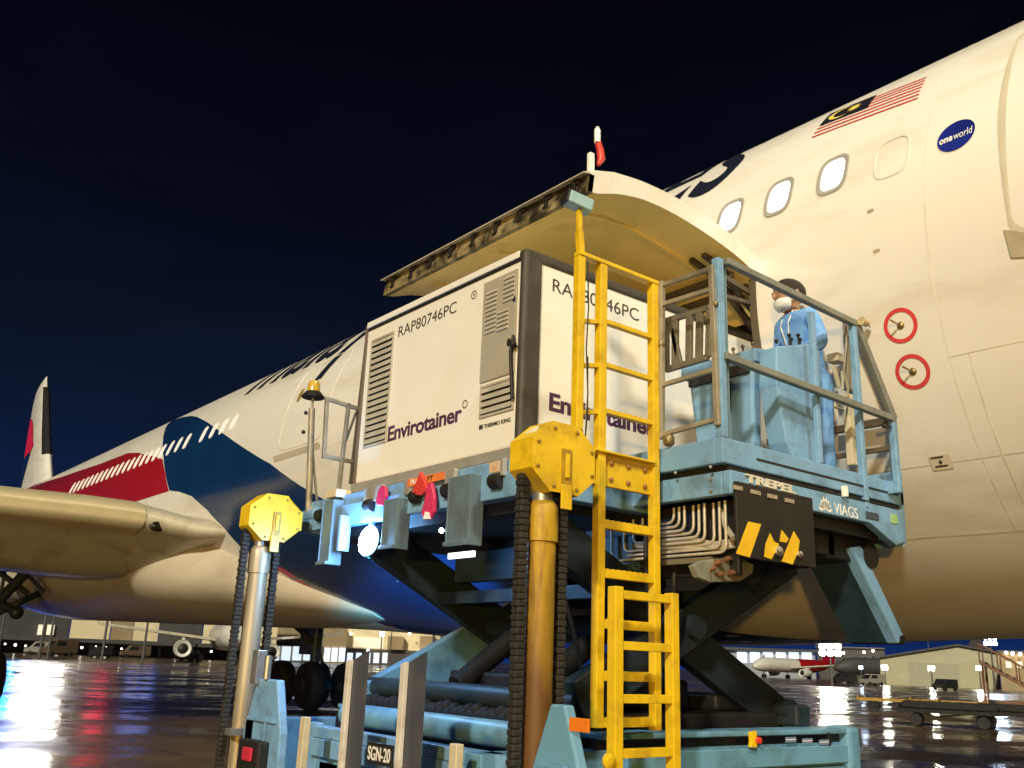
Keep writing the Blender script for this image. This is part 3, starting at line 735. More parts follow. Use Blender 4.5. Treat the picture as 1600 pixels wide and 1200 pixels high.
for k in range(26): b.ball((4.28, 4.9+k*.093, 1.25 + .012*math.sin(k*1.7)), .055, 8)
b.path([(4.28, 4.85, 1.22), (4.28, 7.3, 1.22)], .06, 8); b.build('hose_bundle', mat('bundle_black', (.004, .004, .004), .8), chassis, smooth=60)  # one even, nearly black tone for the bundle
b = MB(); p = onY(1173, 1155, 4.40)
b.prism([p+Vector((dx, -.03, dz)) for dx, dz in ((-.03, .05), (.035, .055), (.03, .02), (.042, -.01), (.03, -.055), (-.035, -.05), (-.025, -.01))], (0, .03, 0)); es = b.build('stop_button_housing', YELLOW, chassis, bevel=.004)
b = MB(); b.tube(p+Vector((.035, -.055, -.005)), p+Vector((.035, -.03, -.005)), .022); b.build('stop_button', RED_MARK, es, smooth=40)
for k in range(3):
    q = onY(1236+26*k, 1155+2*k, 4.40); b = MB(); b.box(q.x-.07, q.x+.06, 4.397, 4.3995, q.z-.022, q.z+.016); st_ = b.build('sticker', mat('sticker_blue_grey', (.16, .22, .36), .4), chassis)
    b = MB(); b.box(q.x-.062, q.x+.052, 4.3955, 4.397, q.z-.005, q.z+.001); b.build('sticker_rule', PURE_WHITE, st_)
q = onY(1295, 1155, 4.40); b = MB(); b._add([(q.x+.035*math.cos(2*math.pi*k/20), 4.398, q.z+.05*math.sin(2*math.pi*k/20)) for k in range(20)], [tuple(range(20))]); b.build('lifting_eye', BLACK, chassis)
b = MB(); b.box(6.33, 6.62, 4.427, 4.43, .88, .925); b.build('sticker', mat('sticker_green', (.30, .48, .20), .4), chassis)
for x in (4.35, 6.75):
    for y in (4.75, 7.3):
        m = MB(); m.lathe([(.2, -.16), (.38, -.17), (.45, -.12), (.46, 0), (.45, .12), (.38, .17), (.2, .16)], (x, y, .46), (0, 1, 0), 28); wh = m.build('wheel', TYRE, chassis, smooth=50)
        m = MB(); m.lathe([(0, -.1), (.1, -.13), (.2, -.1), (.2, .1), (.1, .13), (0, .1)], (x, y, .46), (0, 1, 0), 20); m.build('rim', LTEAL, wh, smooth=40)
b = MB(); b.box(4.2, 6.9, 4.62, 4.7, .40, .62); b.box(4.2, 6.9, 7.38, 7.45, .40, .62); b.build('axle_beam', DARK, chassis)

# rear end: brackets, cross tubes, plate, guide posts
def rear_bracket(y0, y1, top, far):
    b = MB(); x = 3.42
    b.prism([(x, y0, .62), (x, y0+.02, 1.02), (x, y0+.16, top), (x, y1-.16, top), (x, y1, 1.02), (x, y1+.03, .62)], (.07, 0, 0))
    o = b.build('mast_bracket', LBLUE if far else LTEAL, chassis, bevel=.012)
    b = MB(); b.box(x-.025, x, (y0+y1)/2-.10, (y0+y1)/2-.075, .62, 1.12); b.box(x-.03, x, y0+.1, y1-.1, 1.085, 1.11) ; b.build('bracket_rib', LBLUE if far else LTEAL, o, bevel=.004)
    return o
bn = rear_bracket(3.62, 4.05, 1.40, False); bf = rear_bracket(6.95, 7.62, 1.40, True)
q = onX(907, 1132, 3.415); b = MB(); b.box(3.405, 3.42, q.y-.065, q.y+.075, q.z-.035, q.z+.03); b.build('orange_reflector', mat('reflector_orange', (.75, .20, .015), .3, var=.1, scale=30), bn, bevel=.003)
b = MB(); b.box(3.33, 3.42, 7.12, 7.5, .64, .95); tb = b.build('tail_lamp_box', BLACK, bf, bevel=.02)
b = MB(); b.box(3.305, 3.33, 7.2, 7.36, .80, .90); b.build('tail_lamp', mat('tail_lamp_red', (.55, .03, .06), .25), tb, bevel=.02)
b = MB(); b.tube((3.42, 7.3, 1.40), (3.42, 7.3, 1.58), .03); b.box(3.38, 3.46, 7.42, 7.52, 1.36, 1.62); b.build('guide_pin', STEEL, bf, bevel=.004)
b = MB(); b.tube((3.95, 6.9, 1.16), (3.95, 4.5, 1.16),   .085, 20); b.build('torque_tube', LTEAL, chassis, smooth=40)
b = MB(); b.box(3.52, 3.62, 4.25, 6.65, 1.02, 1.10); b.box(3.50, 3.52, 4.25, 6.65, .90, 1.02); b.box(3.55, 3.6, 6.62, 6.75, .55, 1.12); b.build('rear_beam', LBLUE, chassis, bevel=.008)
b = MB(); b.box(3.55, 3.60, 4.3, 6.6, .62, .90); b.build('rear_panel', LTEAL, chassis)
b = MB(); b.box(3.55, 3.60, 5.95, 6.55, .80, .86); b.build('timber_packer', mat('old_timber', (.22, .13, .06), .7, var=.3, scale=8, stretch=(1, .2, 3)), chassis)
q = onX(593, 1172, 3.46); np_ = MB(); qa, qb = Vector((0, 5.385, 1.10)), Vector((0, 5.09, .975)); np_.box(3.235, 3.25, qb.y, qa.y, qb.z, qa.z); plate = np_.build('number_plate', mat('plate_black', (.018, .016, .016), .5), chassis, bevel=.004)
lettering('SGN-20', (3.2345, qa.y-.022, qb.z+.022), (0, -1, 0), (0, 0, 1), (qa.y-qb.y)-.04, (qa.z-qb.z)-.045, PURE_WHITE, plate, bold=.010)
b = MB(); b.box(3.25, 3.47, (qa.y+qb.y)/2-.02, (qa.y+qb.y)/2+.02, .93, .96); b.build('plate_bracket', DARK, plate)
def channel_post(pa, pb, top_l, top_r, zb):
    """folded steel guide: bright narrow face to the left, wide grey face to the right"""
    b = MB(); x = 3.2
    b.prism([(x, pa, zb), (x, pa, top_l), (x, pa-.05, top_l+.015), (x, pa-.05, zb)], (.03, 0, 0))
    o = b.build('guide_post', mat('post_edge_white', (.62, .60, .58), .5, dirt=(.25, .2, .14), dirt_scale=6, dirt_amt=.7), ld, bevel=.004)
    b = MB(); b.prism([(x+.031, pa-.02, zb), (x+.031, pa-.02, top_l), (x+.031, pb, top_r), (x+.031, pb, zb)], (.012, 0, 0)); b.build('post_web', mat('post_grey', (.055, .060, .085), .5, var=.1, scale=5, dirt=(.12, .1, .08), dirt_scale=5, dirt_amt=.5), o)
channel_post(5.67, 5.45, 1.565, 1.64, .25); channel_post(5.01, 4.79, 1.565, 1.64, .25)
for y, zt in ((6.20, 1.19), (4.43, 1.165)):
    b = MB(); b.box(3.2, 3.25, y-.035, y+.035, .3, zt); b.build('guide_stub', mat('stub_cream', (.55, .50, .38), .55, dirt=(.2, .15, .1), dirt_scale=6, dirt_amt=.6), ld, bevel=.006)
b = MB(); b.box(3.2, 3.62, 4.0, 7.4, .25, .5); b.build('rear_bumper', LTEAL, ld, bevel=.01)

# lifting masts
def chain_strand(x, y, z0, z1, name, parent):
    b = MB(); k = 0; z = z0
    while z < z1:
        wdt = .034 if k % 2 else .029
        b.box(x-wdt, x+wdt, y-.03, y+.03, z, z+.036); z += .037; k += 1
    return b.build(name, mat('oily_chain', (.018, .016, .014), .75, metal=.0, var=.4, scale=20), parent, bevel=.008)
def mast(y, m_low, worn):
    x = 3.50; b = MB()
    b.tube((x, y, .55), (x, y, 2.30), .082, 28); b.lathe([(.094, 2.26), (.094, 2.40), (.09, 2.46), (.07, 2.49)], (x, y, 0), (0, 0, 1), 28)
    o = b.build('lift_mast', m_low, ld, smooth=40)
    b = MB(); b.lathe([(.098, .0), (.098, .05)], (x, y, .95), (0, 0, 1), 28); b.box(x-.16, x+.16, y-.16, y-.06, .95, 1.0); b.build('mast_clamp', STEEL, o)
    zc = 2.735; rr_ = .215
    oc = [(x+.06+.262*math.cos(R_(22.5+45*k)), zc+.218*math.sin(R_(22.5+45*k))) for k in range(8)]
    # hood: eight-sided cover, open below
    b = MB()
    for k in range(8):
        if k in (5,): continue
        (xa, za), (xb, zb) = oc[k], oc[(k+1) % 8]
        b._add([(xa, y-.12, za), (xb, y-.12, zb), (xb, y+.08, zb), (xa, y+.08, za)], [(0, 1, 2, 3)])
    for yy in (y-.12, y+.08): b._add([(a, yy, c) for a, c in oc], [tuple(range(8))])
    hood = b.build('mast_hood', YELLOW, o)
    b = MB()
    for k in range(8):
        fx, fz = x+.06+.225*math.cos(R_(22.5+45*k)), zc+.183*math.sin(R_(22.5+45*k)); b.lathe([(.011, 0), (.011, .007), (.005, .010), (0, .010)], (fx, y-.123, fz), (0, -1, 0), 6)
    b.build('bolt', mat('dull_bolt', (.25, .16, .03), .5, var=.3), hood)
    sd = hood.modifiers.new('thick', 'SOLIDIFY'); sd.thickness = .006
    b = MB(); b.box(x+.03, x+.10, y-.132, y-.121, 2.46, 2.79); b.build('hood_slot', mat('slot_ochre', (.34, .21, .015), .5, var=.3, scale=12), hood)
    b = MB(); b.box(x+.05, x+.08, y-.145, y-.132, 2.62, 2.76); b.box(x+.02, x+.10, y-.142, y-.130, 2.44, 2.58); b.build('hood_rod', YELLOW, hood, bevel=.004)
    b = MB(); b.tube((x, y, 2.45), (x, y, 2.66), .06, 16); b.build('piston_rod', STEEL, o, smooth=40)
    chain_strand(x-.150, y, .45, 2.62, 'chain', o); chain_strand(x+.145, y, .95 if worn else .6, 2.62, 'chain', o)
    if worn:
        b = MB(); c = Vector((x+.06-.171, y-.02, zc+.142)); nn = Vector((-1, 0, 1)).normalized()
        b._add([c + nn*.008 + Vector((0, .055*math.cos(2*math.pi*k/24), 0)) + Vector((1, 0, 1)).normalized()*.05*math.sin(2*math.pi*k/24) for k in range(24)], [tuple(range(24))])
        b.build('round_sticker', mat('pale_sticker', (.70, .58, .40), .5), hood)
mast(4.09, mat('rusty_yellow_mast', (.50, .31, .012), .55, metal=0, var=.2, scale=1.6, dirt=(.16, .075, .015), dirt_scale=2.2, dirt_amt=.9, stretch=(3, 3, .6), lo=.46, hi=.62, zmix=((.11, .048, .010), 1.5, 2.2)), True)
mast(7.86, mat('bare_steel_mast', (.36, .31, .22), .48, metal=.45, var=.15, scale=1.5, dirt=(.22, .16, .09), dirt_scale=2, dirt_amt=.6, stretch=(3, 3, .6)), False)

# scissor arms
def arm(p, q, y, h=.30, wdt=.12, m=None):
    b = MB(); b.bar((p[0], y, p[1]), (q[0], y, q[1]), wdt, h); return b.build('scissor_arm', m or LTEAL, ld, bevel=.012)
SHADE = mat('scissor_shade_paint', (.014, .026, .032), .5, var=.2, scale=4, dirt=(.015, .015, .015), dirt_scale=3, dirt_amt=.8)  # shade under the deck, put into a near-black arm colour
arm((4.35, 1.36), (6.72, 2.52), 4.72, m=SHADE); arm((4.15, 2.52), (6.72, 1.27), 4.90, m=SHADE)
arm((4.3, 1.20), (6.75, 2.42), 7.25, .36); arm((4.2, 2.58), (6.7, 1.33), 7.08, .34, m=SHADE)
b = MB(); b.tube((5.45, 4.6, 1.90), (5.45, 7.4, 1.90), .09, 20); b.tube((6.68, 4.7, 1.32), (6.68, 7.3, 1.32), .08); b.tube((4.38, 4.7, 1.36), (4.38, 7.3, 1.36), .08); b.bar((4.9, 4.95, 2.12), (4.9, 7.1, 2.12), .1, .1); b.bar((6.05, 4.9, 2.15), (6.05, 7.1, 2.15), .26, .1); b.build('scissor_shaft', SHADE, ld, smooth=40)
for y in (5.5, 6.5): b = MB(); b.tube((4.7, y, 1.4), (6.0, y, 2.3), .09); b.build('lift_cylinder', DARK, ld, smooth=40)
q = MB()
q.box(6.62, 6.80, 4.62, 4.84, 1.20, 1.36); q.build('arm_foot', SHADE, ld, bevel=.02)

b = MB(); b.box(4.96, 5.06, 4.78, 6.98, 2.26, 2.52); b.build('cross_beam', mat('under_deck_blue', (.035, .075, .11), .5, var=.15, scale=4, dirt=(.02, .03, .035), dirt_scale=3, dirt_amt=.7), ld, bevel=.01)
# main deck
b = MB(); b.box(3.98, 6.60, 4.70, 7.95, 2.86, 2.955); b.box(4.0, 6.55, 4.66, 4.78, 2.66, 2.87); b.box(4.0, 6.55, 7.85, 7.97, 2.66, 2.87); b.box(3.96, 4.08, 4.78, 8.05, 2.68, 2.86)
b.box(4.9, 5.0, 4.78, 7.85, 2.70, 2.86); b.box(5.8, 5.9, 4.78, 7.85, 2.70, 2.86)
deck = b.build('main_deck', LBLUE, ld, bevel=.008)
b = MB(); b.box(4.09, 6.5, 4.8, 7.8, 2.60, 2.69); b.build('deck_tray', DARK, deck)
for y0, y1 in ((5.02, 5.14), (5.60, 5.72), (6.2, 6.28), (6.62, 6.9)): b = MB(); b.box(3.93, 3.97, y0, y1, 2.83, 2.955); b.build('roller_bracket', ALU, deck, bevel=.004)
for y in (5.05, 5.62, 6.05, 6.75, 7.6): b = MB(); b.tube((3.945, y, 2.80), (3.945, y+.10, 2.80), .055, 16); b.build('deck_roller', BLACK, deck, smooth=40)
ORANGE = mat('orange_sticker', (.72, .20, .05), .45, var=.1)
for y0, y1, t_ in ((5.72, 5.98, 'FT'), (6.02, 6.22, 'PU')):
    b = MB(); b.box(3.925, 3.93, y0, y1, 2.885, 2.945); s_ = b.build('warning_sticker', ORANGE, deck)
    lettering(t_, (3.9245, y1-.05 if t_ == 'PU' else y1-.04, 2.895), (0, -1, 0), (0, 0, 1), .075, .04, PURE_WHITE if t_ == 'PU' else TXT_DARK, s_, bold=.01)
b = MB(); b.box(3.925, 3.93, 5.06, 5.17, 2.86, 2.935); s_ = b.build('warning_sticker', mat('pale_sticker_peach', (.62, .45, .30), .5), deck)
ring((3.923, 5.115, 2.89), .012, .018, ORANGE, s_, 'warning_triangle', 3)
PINK = mat('pink_red_stop', (.55, .03, .11), .4, var=.15, scale=6)
def stop(c, pts, m, th=.035):
    b = MB(); b.prism([(c[0], c[1]-dy, c[2]+dz) for dy, dz in pts], (th, 0, 0)); return b.build('cargo_stop', m, deck, bevel=.008)
stop((3.90, 6.57, 2.80), [(-.08, .02), (-.05, .11), (0, .14), (.05, .12), (.07, .04), (.03, -.03), (-.05, -.02)], PINK)
stop((3.895, 6.0, 2.88), [(-.12, -.07), (-.01, .10), (.11, -.06), (.02, -.09)], RED_MARK)
s1 = stop((3.885, 5.86, 2.72), [(-.02, .15), (.03, .15), (.08, .02), (.085, -.07), (.03, -.125), (-.03, -.125), (-.085, -.07), (-.05, .02)], PINK)
b = MB(); b.prism([(3.88, 5.86+.04, 2.60), (3.88, 5.86+.02, 2.655), (3.88, 5.86-.03, 2.645), (3.88, 5.86-.05, 2.595)], (.01, 0, 0)); b.build('stop_tip', PURE_WHITE, s1)
for ya, yb, z0_, z1_, wd in ((7.48, 7.30, 2.34, 2.90, .09), (6.45, 6.25, 2.405, 2.80, .08), (5.57, 5.30, 2.37, 2.87, .14)):
    b = MB(); b.box(3.87, 3.99, yb, yb+.016, z0_, z1_); b.box(3.87, 3.885, yb+.016, ya-.014, z0_+.01, z1_); b.box(3.86, 3.99, ya-.014, ya, z0_+.03, z1_); b.box(3.84, 3.87, yb, ya, z0_, z0_+.03)
    b.build('guide_leg', mat('guide_leg_blue_grey', (.11, .165, .21), .45, var=.1, scale=5, dirt=(.06, .07, .08), dirt_scale=4, dirt_amt=.5), deck, bevel=.005)
b = MB(); b.box(3.88, 3.98, 7.16, 7.20, 2.45, 2.75); b.build('guide_leg', LBLUE, deck, bevel=.004)
b = MB(); b.box(3.9, 4.05, 7.32, 7.52, 2.93, 3.0); b.build('rest_block', mat('cream_block', (.62, .50, .34), .5), deck, bevel=.01)
# work lamp under the deck edge, switched on
b = MB(); b.lathe([(.0, .12), (.09, .11), (.125, .04), (.135, 0), (.125, -.005)], (3.99, 6.86, 2.52), (1, .15, -.1), 24); wl = b.build('work_lamp', BLACK, deck, smooth=50)
b = MB(); b.lathe([(0, -.012), (.07, -.012), (.123, 0), (0, .002)], (3.985, 6.86, 2.521), (1, .15, -.1), 24); b.build('lamp_glass', glow('work_lamp_glass', (.72, .86, 1.0), 90), wl, smooth=60)
b = MB(); b.box(3.99, 4.03, 6.84, 6.88, 2.55, 2.72); b.build('lamp_bracket', LBLUE, wl)
lamp('work_lamp_light', 'POINT', 85, (.20, .50, 1.0), (3.86, 6.84, 2.50), shadow_soft_size=.07)
lamp('belly_blue_fill', 'SPOT', 6500, (.05, .60, 1.0), (3.985, 7.05, 2.43), (.655, .755, -.10), spot_size=R_(33), spot_blend=.7, shadow_soft_size=.08)  # added blue fill aimed at the belly, apart from the lamp's own light
b = MB(); b.box(3.9, 3.93, 5.50, 5.58, 2.30, 2.325); b.build('lamp_bracket', LBLUE, deck)
b = MB(); b.box(3.88, 3.90, 5.25, 5.55, 2.285, 2.325); b.build('marker_lamp', glow('white_marker_lamp', (.9, .95, 1), 2.2), deck)
b = MB(); b.ball((3.86, 5.62, 2.49), .018); b.build('marker_lamp', glow('small_bright_lamp', (.9, .95, 1), 30), deck)

# railings on the far side of the deck, beacon lamp
b = MB()
gy = 7.62
def gp(x, y, Y=gy): return onY(x, y, Y)
P = gp
for a, c in (((508, 622), (566, 641)), ((505, 712), (552, 722)), ((511, 622), (506, 716)), ((545, 630), (527, 785))):
    p, q = P(*a), P(*c)
    b.bar(p, q, .035, .035)
b.build('deck_gate', RAIL_TAN, deck, bevel=.005)
b = MB(); b.bar(P(576, 518), P(549, 756), .035, .04); b.path([P(566, 636), P(556, 645), P(540, 690)], .012, 6); b.build('gate_post', mat('dark_post', (.10, .085, .07), .5, var=.2), deck)
p0 = onY(482, 805, 7.95); p1 = onY(489, 622, 7.95)
b = MB(); b.tube(p0, p1+Vector((0, 0, -.10)), .030, 12); b.tube(p1+Vector((0, 0, -.12)), p1, .012); b.bar(p0+Vector((.10, 0, 0)), p1+Vector((.05, 0, -.5)), .018, .018); b.ball(p0+Vector((.03, 0, .02)), .07); 
bp = b.build('beacon_pole', RAIL_TAN, deck, smooth=40)
b = MB(); b.lathe([(.105, 0), (.112, .012), (.075, .055), (.06, .065), (0, .066)], p1, (0, 0, 1), 24); bb = b.build('beacon_base', DARK, bp, smooth=50)
b = MB(); b.lathe([(.062, .062), (.058, .13), (.046, .165), (0, .175)], p1, (0, 0, 1), 24); b.build('beacon_dome', mat('amber_dome', (.55, .36, .05), .15, coat=.5), bb, smooth=50)
b = MB(); q = onY(478, 645, 7.95); b.ball(q, .02); q = onY(474, 675, 7.95); b.ball(q, .02); b.build('cable_clip', BLACK, bp)
b = MB(); b.box(3.95, 4.25, 7.86, 8.08, 2.70, 2.88); b.tube((4.0, 7.8, 2.83), (4.0, 8.0, 2.83), .07); b.build('beacon_mount', LBLUE, deck, bevel=.01)

# upper ladder
LY = 4.35
def stile(x, z0, z1, wdt, y, name='stile', parent=None, dep=.05):
    b = MB(); b.box(x-wdt/2, x+wdt/2, y-dep/2, y+dep/2, z0, z1); return b.build(name, YELLOW, parent, bevel=.006)
b = MB(); b.box(4.20-.032, 4.20+.032, LY-.03, LY+.03, 1.24, 4.26); lad = b.build('access_ladder', YELLOW, ld, bevel=.006)
b = MB(); b.box(4.715-.030, 4.715+.030, LY-.03, LY+.03, 1.22, 4.26); b.build('stile', YELLOW, lad, bevel=.006)
for z in (3.85, 3.54, 3.22, 2.47, 2.16, 1.85, 1.54, 1.27):
    b = MB()
    if z > 3: b.bar((4.232, LY, z), (4.685, LY, z), .045, .03)
    else: b.bar((4.232, LY, z), (4.685, LY, z), .05, .055)
    for k in range(9): b.box(4.26+k*.05, 4.275+k*.05, LY-.022, LY+.022, z+(.015 if z > 3 else .0275), z+(.019 if z > 3 else .032))
    b.build('rung', YELLOW, lad, bevel=.003)
for z in (3.80, 3.49, 3.17): b = MB(); b.bar((4.025, LY, z+.0), (4.17, LY, z+.03), .04, .03); b.build('rung', YELLOW, lad, bevel=.003)
b = MB(); b.bar((3.97, LY, 4.275), (4.745, LY, 4.275), .07, .03); b.build('top_rail', YELLOW, lad, bevel=.005)
b = MB(); b.box(3.965, 4.025, LY-.03, LY+.03, 3.05, 4.255); b.build('post', YELLOW, lad, bevel=.006)
b = MB(); b.box(3.975, 4.03, LY-.028, LY+.028, 2.80, 3.05); b.build('post_foot', mat('worn_ochre', (.36, .20, .03), .55, var=.2, scale=6), lad, bevel=.005)
b = MB(); b.box(4.0, 4.69, LY+.0, LY+.03, 2.72, 2.93); b.box(4.0, 4.69, LY-.05, LY+.03, 2.93, 2.945); bpl = b.build('bolted_plate', YELLOW, lad, bevel=.004)
b = MB()
for x in (4.30, 4.46, 4.62): 
    for z in (2.77, 2.88): b.lathe([(.018, 0), (.018, .012), (.008, .018), (0, .018)], (x, LY, z), (0, -1, 0), 6)
for x in (4.06, 4.13): b.lathe([(.018, 0), (.018, .012), (0, .018)], (x, LY, 2.86), (0, -1, 0), 6)
b.build('bolt', mat('rusty_bolt', (.30, .14, .04), .5), bpl)
b = MB(); b.path([(4.035, LY-.035, 4.22), (4.045, LY-.04, 3.9), (4.03, LY-.04, 3.6), (4.05, LY-.04, 3.3), (4.03, LY-.04, 2.95)], .005, 6); b.path([(4.05, LY-.035, 3.55), (4.055, LY-.035, 3.2), (4.04, LY-.035, 3.0)], .004, 6); b.build('lamp_cable', BLACK, lad)
b = MB(); b.bar((4.0, LY, 4.29), (3.985, LY, 4.44), .045, .045); b.bar((3.985, LY, 4.44), (3.98, LY, 4.60), .034, .034); lp = b.build('lamp_pole', YELLOW, lad, bevel=.004)
b = MB()
c = Vector((3.98, LY, 4.655)); hx = Vector((.92, -.25, -.20)).normalized()
b.bar(c-hx*.10, c+hx*.09, .10, .095); hl = b.build('flood_lamp_housing', mat('lamp_housing_blue', (.26, .42, .48), .45, dirt=(.15, .15, .12), dirt_scale=8, dirt_amt=.5), lp, bevel=.012)
b = MB(); b.bar(c-hx*.115, c-hx*.10, .105, .10); b.build('flood_lamp_face', BLACK, hl, bevel=.006)

# lower ladder
LY2 = 4.10
b = MB(); b.box(4.105-.035, 4.105+.035, LY2-.035, LY2+.035, .42, 2.06); lad2 = b.build('boarding_ladder', YELLOW, ld, bevel=.006)
b = MB(); b.box(4.60-.032, 4.60+.032, LY2-.035, LY2+.035, .42, 2.055); b.build('stile', YELLOW, lad2, bevel=.006)
for z in (2.015, 1.72, 1.42, 1.12, .82, .52):
    b = MB(); b.bar((4.14, LY2, z), (4.568, LY2, z), .055, .05); b.build('rung', YELLOW, lad2, bevel=.003)
for x in (4.11, 4.60): b = MB(); b.box(x-.02, x+.02, LY2+.03, 4.46, .9, .98); b.build('ladder_bracket', YELLOW, lad2, bevel=.004)
b = MB(); b.lathe([(.045, 0), (.045, .012), (.02, .02), (0, .02)], (4.0, 4.05, 1.09), (0, -1, 0), 16); b.build('ladder_lug', YELLOW, lad2)

# bridge platform with the operator's stand
b = MB()
b.box(4.77, 6.98, 3.80, 3.86, 2.885, 3.055); b.box(4.77, 4.83, 3.86, 5.0, 2.885, 3.055)
b.box(4.83, 6.95, 3.86, 4.97, 2.90, 2.96)
b.box(4.83, 6.46, 3.79, 3.86, 2.69, 2.845); b.box(4.83, 4.90, 3.86, 4.97, 2.69, 2.845)
b.prism([(6.46, 3.79, 2.69), (6.46, 3.79, 2.845), (6.93, 3.79, 2.845), (6.93, 3.79, 2.60), (6.80, 3.79, 2.56)], (0, .07, 0))
b.prism([(6.70, 3.865, 2.60), (6.98, 3.865, 2.60), (7.0, 3.865, 3.15), (6.70, 3.865, 3.10)], (0, .03, 0))
b.prism([(6.93, 3.80, 2.56), (6.98, 3.80, 2.62), (6.985, 3.80, 3.16), (6.93, 3.80, 3.16)], (0, .9, 0))
bridge = b.build('bridge_platform', LBLUE, ld, bevel=.008)
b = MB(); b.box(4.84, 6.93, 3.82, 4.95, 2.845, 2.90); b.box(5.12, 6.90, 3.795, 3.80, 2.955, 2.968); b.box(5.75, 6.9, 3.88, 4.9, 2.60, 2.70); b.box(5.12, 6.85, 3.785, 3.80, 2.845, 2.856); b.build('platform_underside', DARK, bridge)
b = MB()
for y in (3.95, 4.55):
    for z in (2.72, 2.80): b.lathe([(.014, 0), (.014, .008), (0, .012)], (4.83, y, z), (-1, 0, 0), 6)
for y in (3.9, 4.2, 4.5): b.ball((4.765, y, 2.865), .012)
b.build('bolt', STEEL, bridge)
b = MB(); b.box(4.85, 5.69, 3.765, 3.79, 2.29, 2.772); pnl = b.build('hazard_panel', mat('panel_black', (.012, .011, .010), .5, var=.3, scale=5), bridge, bevel=.006)
HZ = mat('hazard_yellow', (.74, .46, .015), .45, var=.1, scale=6)
def hz(px):
    b = MB(); b.prism([onY(x, y, 3.765) for x, y in px], (0, -.003, 0)); b.build('hazard_stripe', HZ, pnl)
hz([(1169, 815), (1189, 819), (1171, 871), (1150, 865)]); hz([(1203, 833), (1209, 846), (1217, 850), (1205, 874), (1194, 870), (1196, 850)]); hz([(1240, 830), (1249, 845), (1247, 860), (1238, 882), (1221, 877), (1232, 850)]); hz([(1221, 828), (1232, 842), (1228, 848), (1218, 846)])
for px, py, r in ((1215, 862, .035), (1248, 867, .024)): b = MB(); b.lathe([(r, 0), (r, .02), (r*.4, .03), (0, .03)], onY(px, py, 3.765), (0, -1, 0), 18); b.build('panel_lamp', mat('chrome_lamp', (.6, .6, .6), .15, metal=.9), pnl, smooth=40)
b = MB()
for x in (1152, 1180, 1206, 1233): c = onY(x, 762+(x-1152)*.25, 3.765); b.box(c.x-.05, c.x+.05, 3.758, 3.765, c.z-.015, c.z+.012)
b.build('panel_slot', mat('slot_pale', (.30, .25, .19), .5, var=.4, scale=20), pnl)
lettering('TREPEL', (4.975, 3.788, 2.783), (1, 0, -.012), (0, 0, 1), .545, .057, mat('sign_white', (.60, .58, .50), .5, dirt=(.3, .28, .2), dirt_scale=12, dirt_amt=.6), bridge, bold=.035, thick=.012)
lettering('VIAGS', (5.985, 3.789, 2.705), (1, 0, -.02), (0, 0, 1), .30, .078, PURE_WHITE, bridge, bold=-.004)
b = MB(); c = Vector((5.875, 3.788, 2.715))
for k in range(8):
    a = R_(6+24*k); r1, r2 = .035, (.085, .08, .09, .10, .10, .09, .08, .085)[k]
    d = Vector((math.cos(a), 0, math.sin(a))); p = Vector((-math.sin(a), 0, math.cos(a)))*.019
    b._add([c+d*.004, c+d*.055-p, c+d*r2, c+d*.055+p], [(0, 1, 2, 3)])
b.build('lotus_emblem', PURE_WHITE, bridge)
b = MB(); c = onY(1320, 768, 3.77); b.box(c.x-.018, c.x+.018, 3.75, 3.79, c.z-.04, c.z+.04); b.build('side_marker', PURE_WHITE, bridge, bevel=.006)
b = MB(); c = onY(1363, 806, 3.787); b.box(c.x-.085, c.x+.085, 3.783, 3.79, c.z-.025, c.z+.025); b.build('data_plate', mat('plate_slate', (.045, .06, .11), .35), bridge)
b = MB(); c = onY(1398, 812, 3.787); b.box(c.x-.05, c.x+.04, 3.785, 3.79, c.z-.03, c.z+.04); b.build('sticker', mat('sticker_green', (.3, .48, .2)), bridge)

# hydraulic pipes under the platform
b = MB()
xs = 4.93
for k in range(9):
    ry = 3.92 + .058*k; ly = 4.97 - .052*k; zb = 2.335 + .028*k + .004*(k % 3); xk = xs + .012*(k % 3)
    zt = 2.67; zl2 = 2.62
    def arc(c0, z0, s): return [(xk, c0 + s*.05*(1-math.cos(R_(t))), z0 + .05*(1-math.sin(R_(t)))) for t in (0, 30, 60, 90)]
    pts = [(xk, ry, zt), (xk, ry, zb+.05)] + [(xk, ry+.05*(1-math.cos(R_(t))), zb+.05-.05*math.sin(R_(t))) for t in (30, 60, 90)]
    if k % 2 == 0 or k > 5:
        pts += [(xk, ly-.05*(1-math.cos(R_(t)))*1.0 if t else ly-.05, zb+.05-.05*math.sin(R_(t))) for t in (90, 60, 30)] + [(xk, ly, zl2)]
    else: pts += [(xk, ly-.1, zb)]
    b.path(pts, .0105, 8)
b.build('hydraulic_pipes', HYDR, bridge, smooth=60)
b = MB()
for k in range(3): b.path([(4.99, 3.90, 2.42-.02*k), (4.97, 4.05, 2.40-.02*k), (4.96, 4.25, 2.45-.03*k), (4.97, 4.55, 2.44-.02*k), (5.0, 4.95, 2.47)], .016, 8)
b.path([(4.93, 3.86, 2.42), (4.97, 3.95, 2.50), (5.0, 4.0, 2.62)], .02, 8); b.build('hydraulic_hoses', mat('pale_hose', (.42, .39, .32), .55, var=.2, scale=10), bridge, smooth=60)
b = MB(); b.box(5.03, 5.07, 3.9, 5.2, 2.2, 2.69); b.box(5.07, 6.3, 4.0, 6.8, 2.44, 2.69); b.build('valve_cabinet', DARK, bridge, bevel=.01)
b = MB(); b.box(4.93, 5.0, 4.05, 4.6, 2.28, 2.315); b.build('pipe_clamp', mat('clamp_olive', (.16, .14, .09), .5), bridge)
b = MB(); o_ = [onY(x, y, 3.98) for x, y in ((1084, 884), (1098, 876), (1130, 872), (1165, 874), (1178, 882), (1176, 896), (1158, 908), (1110, 910), (1092, 902))]
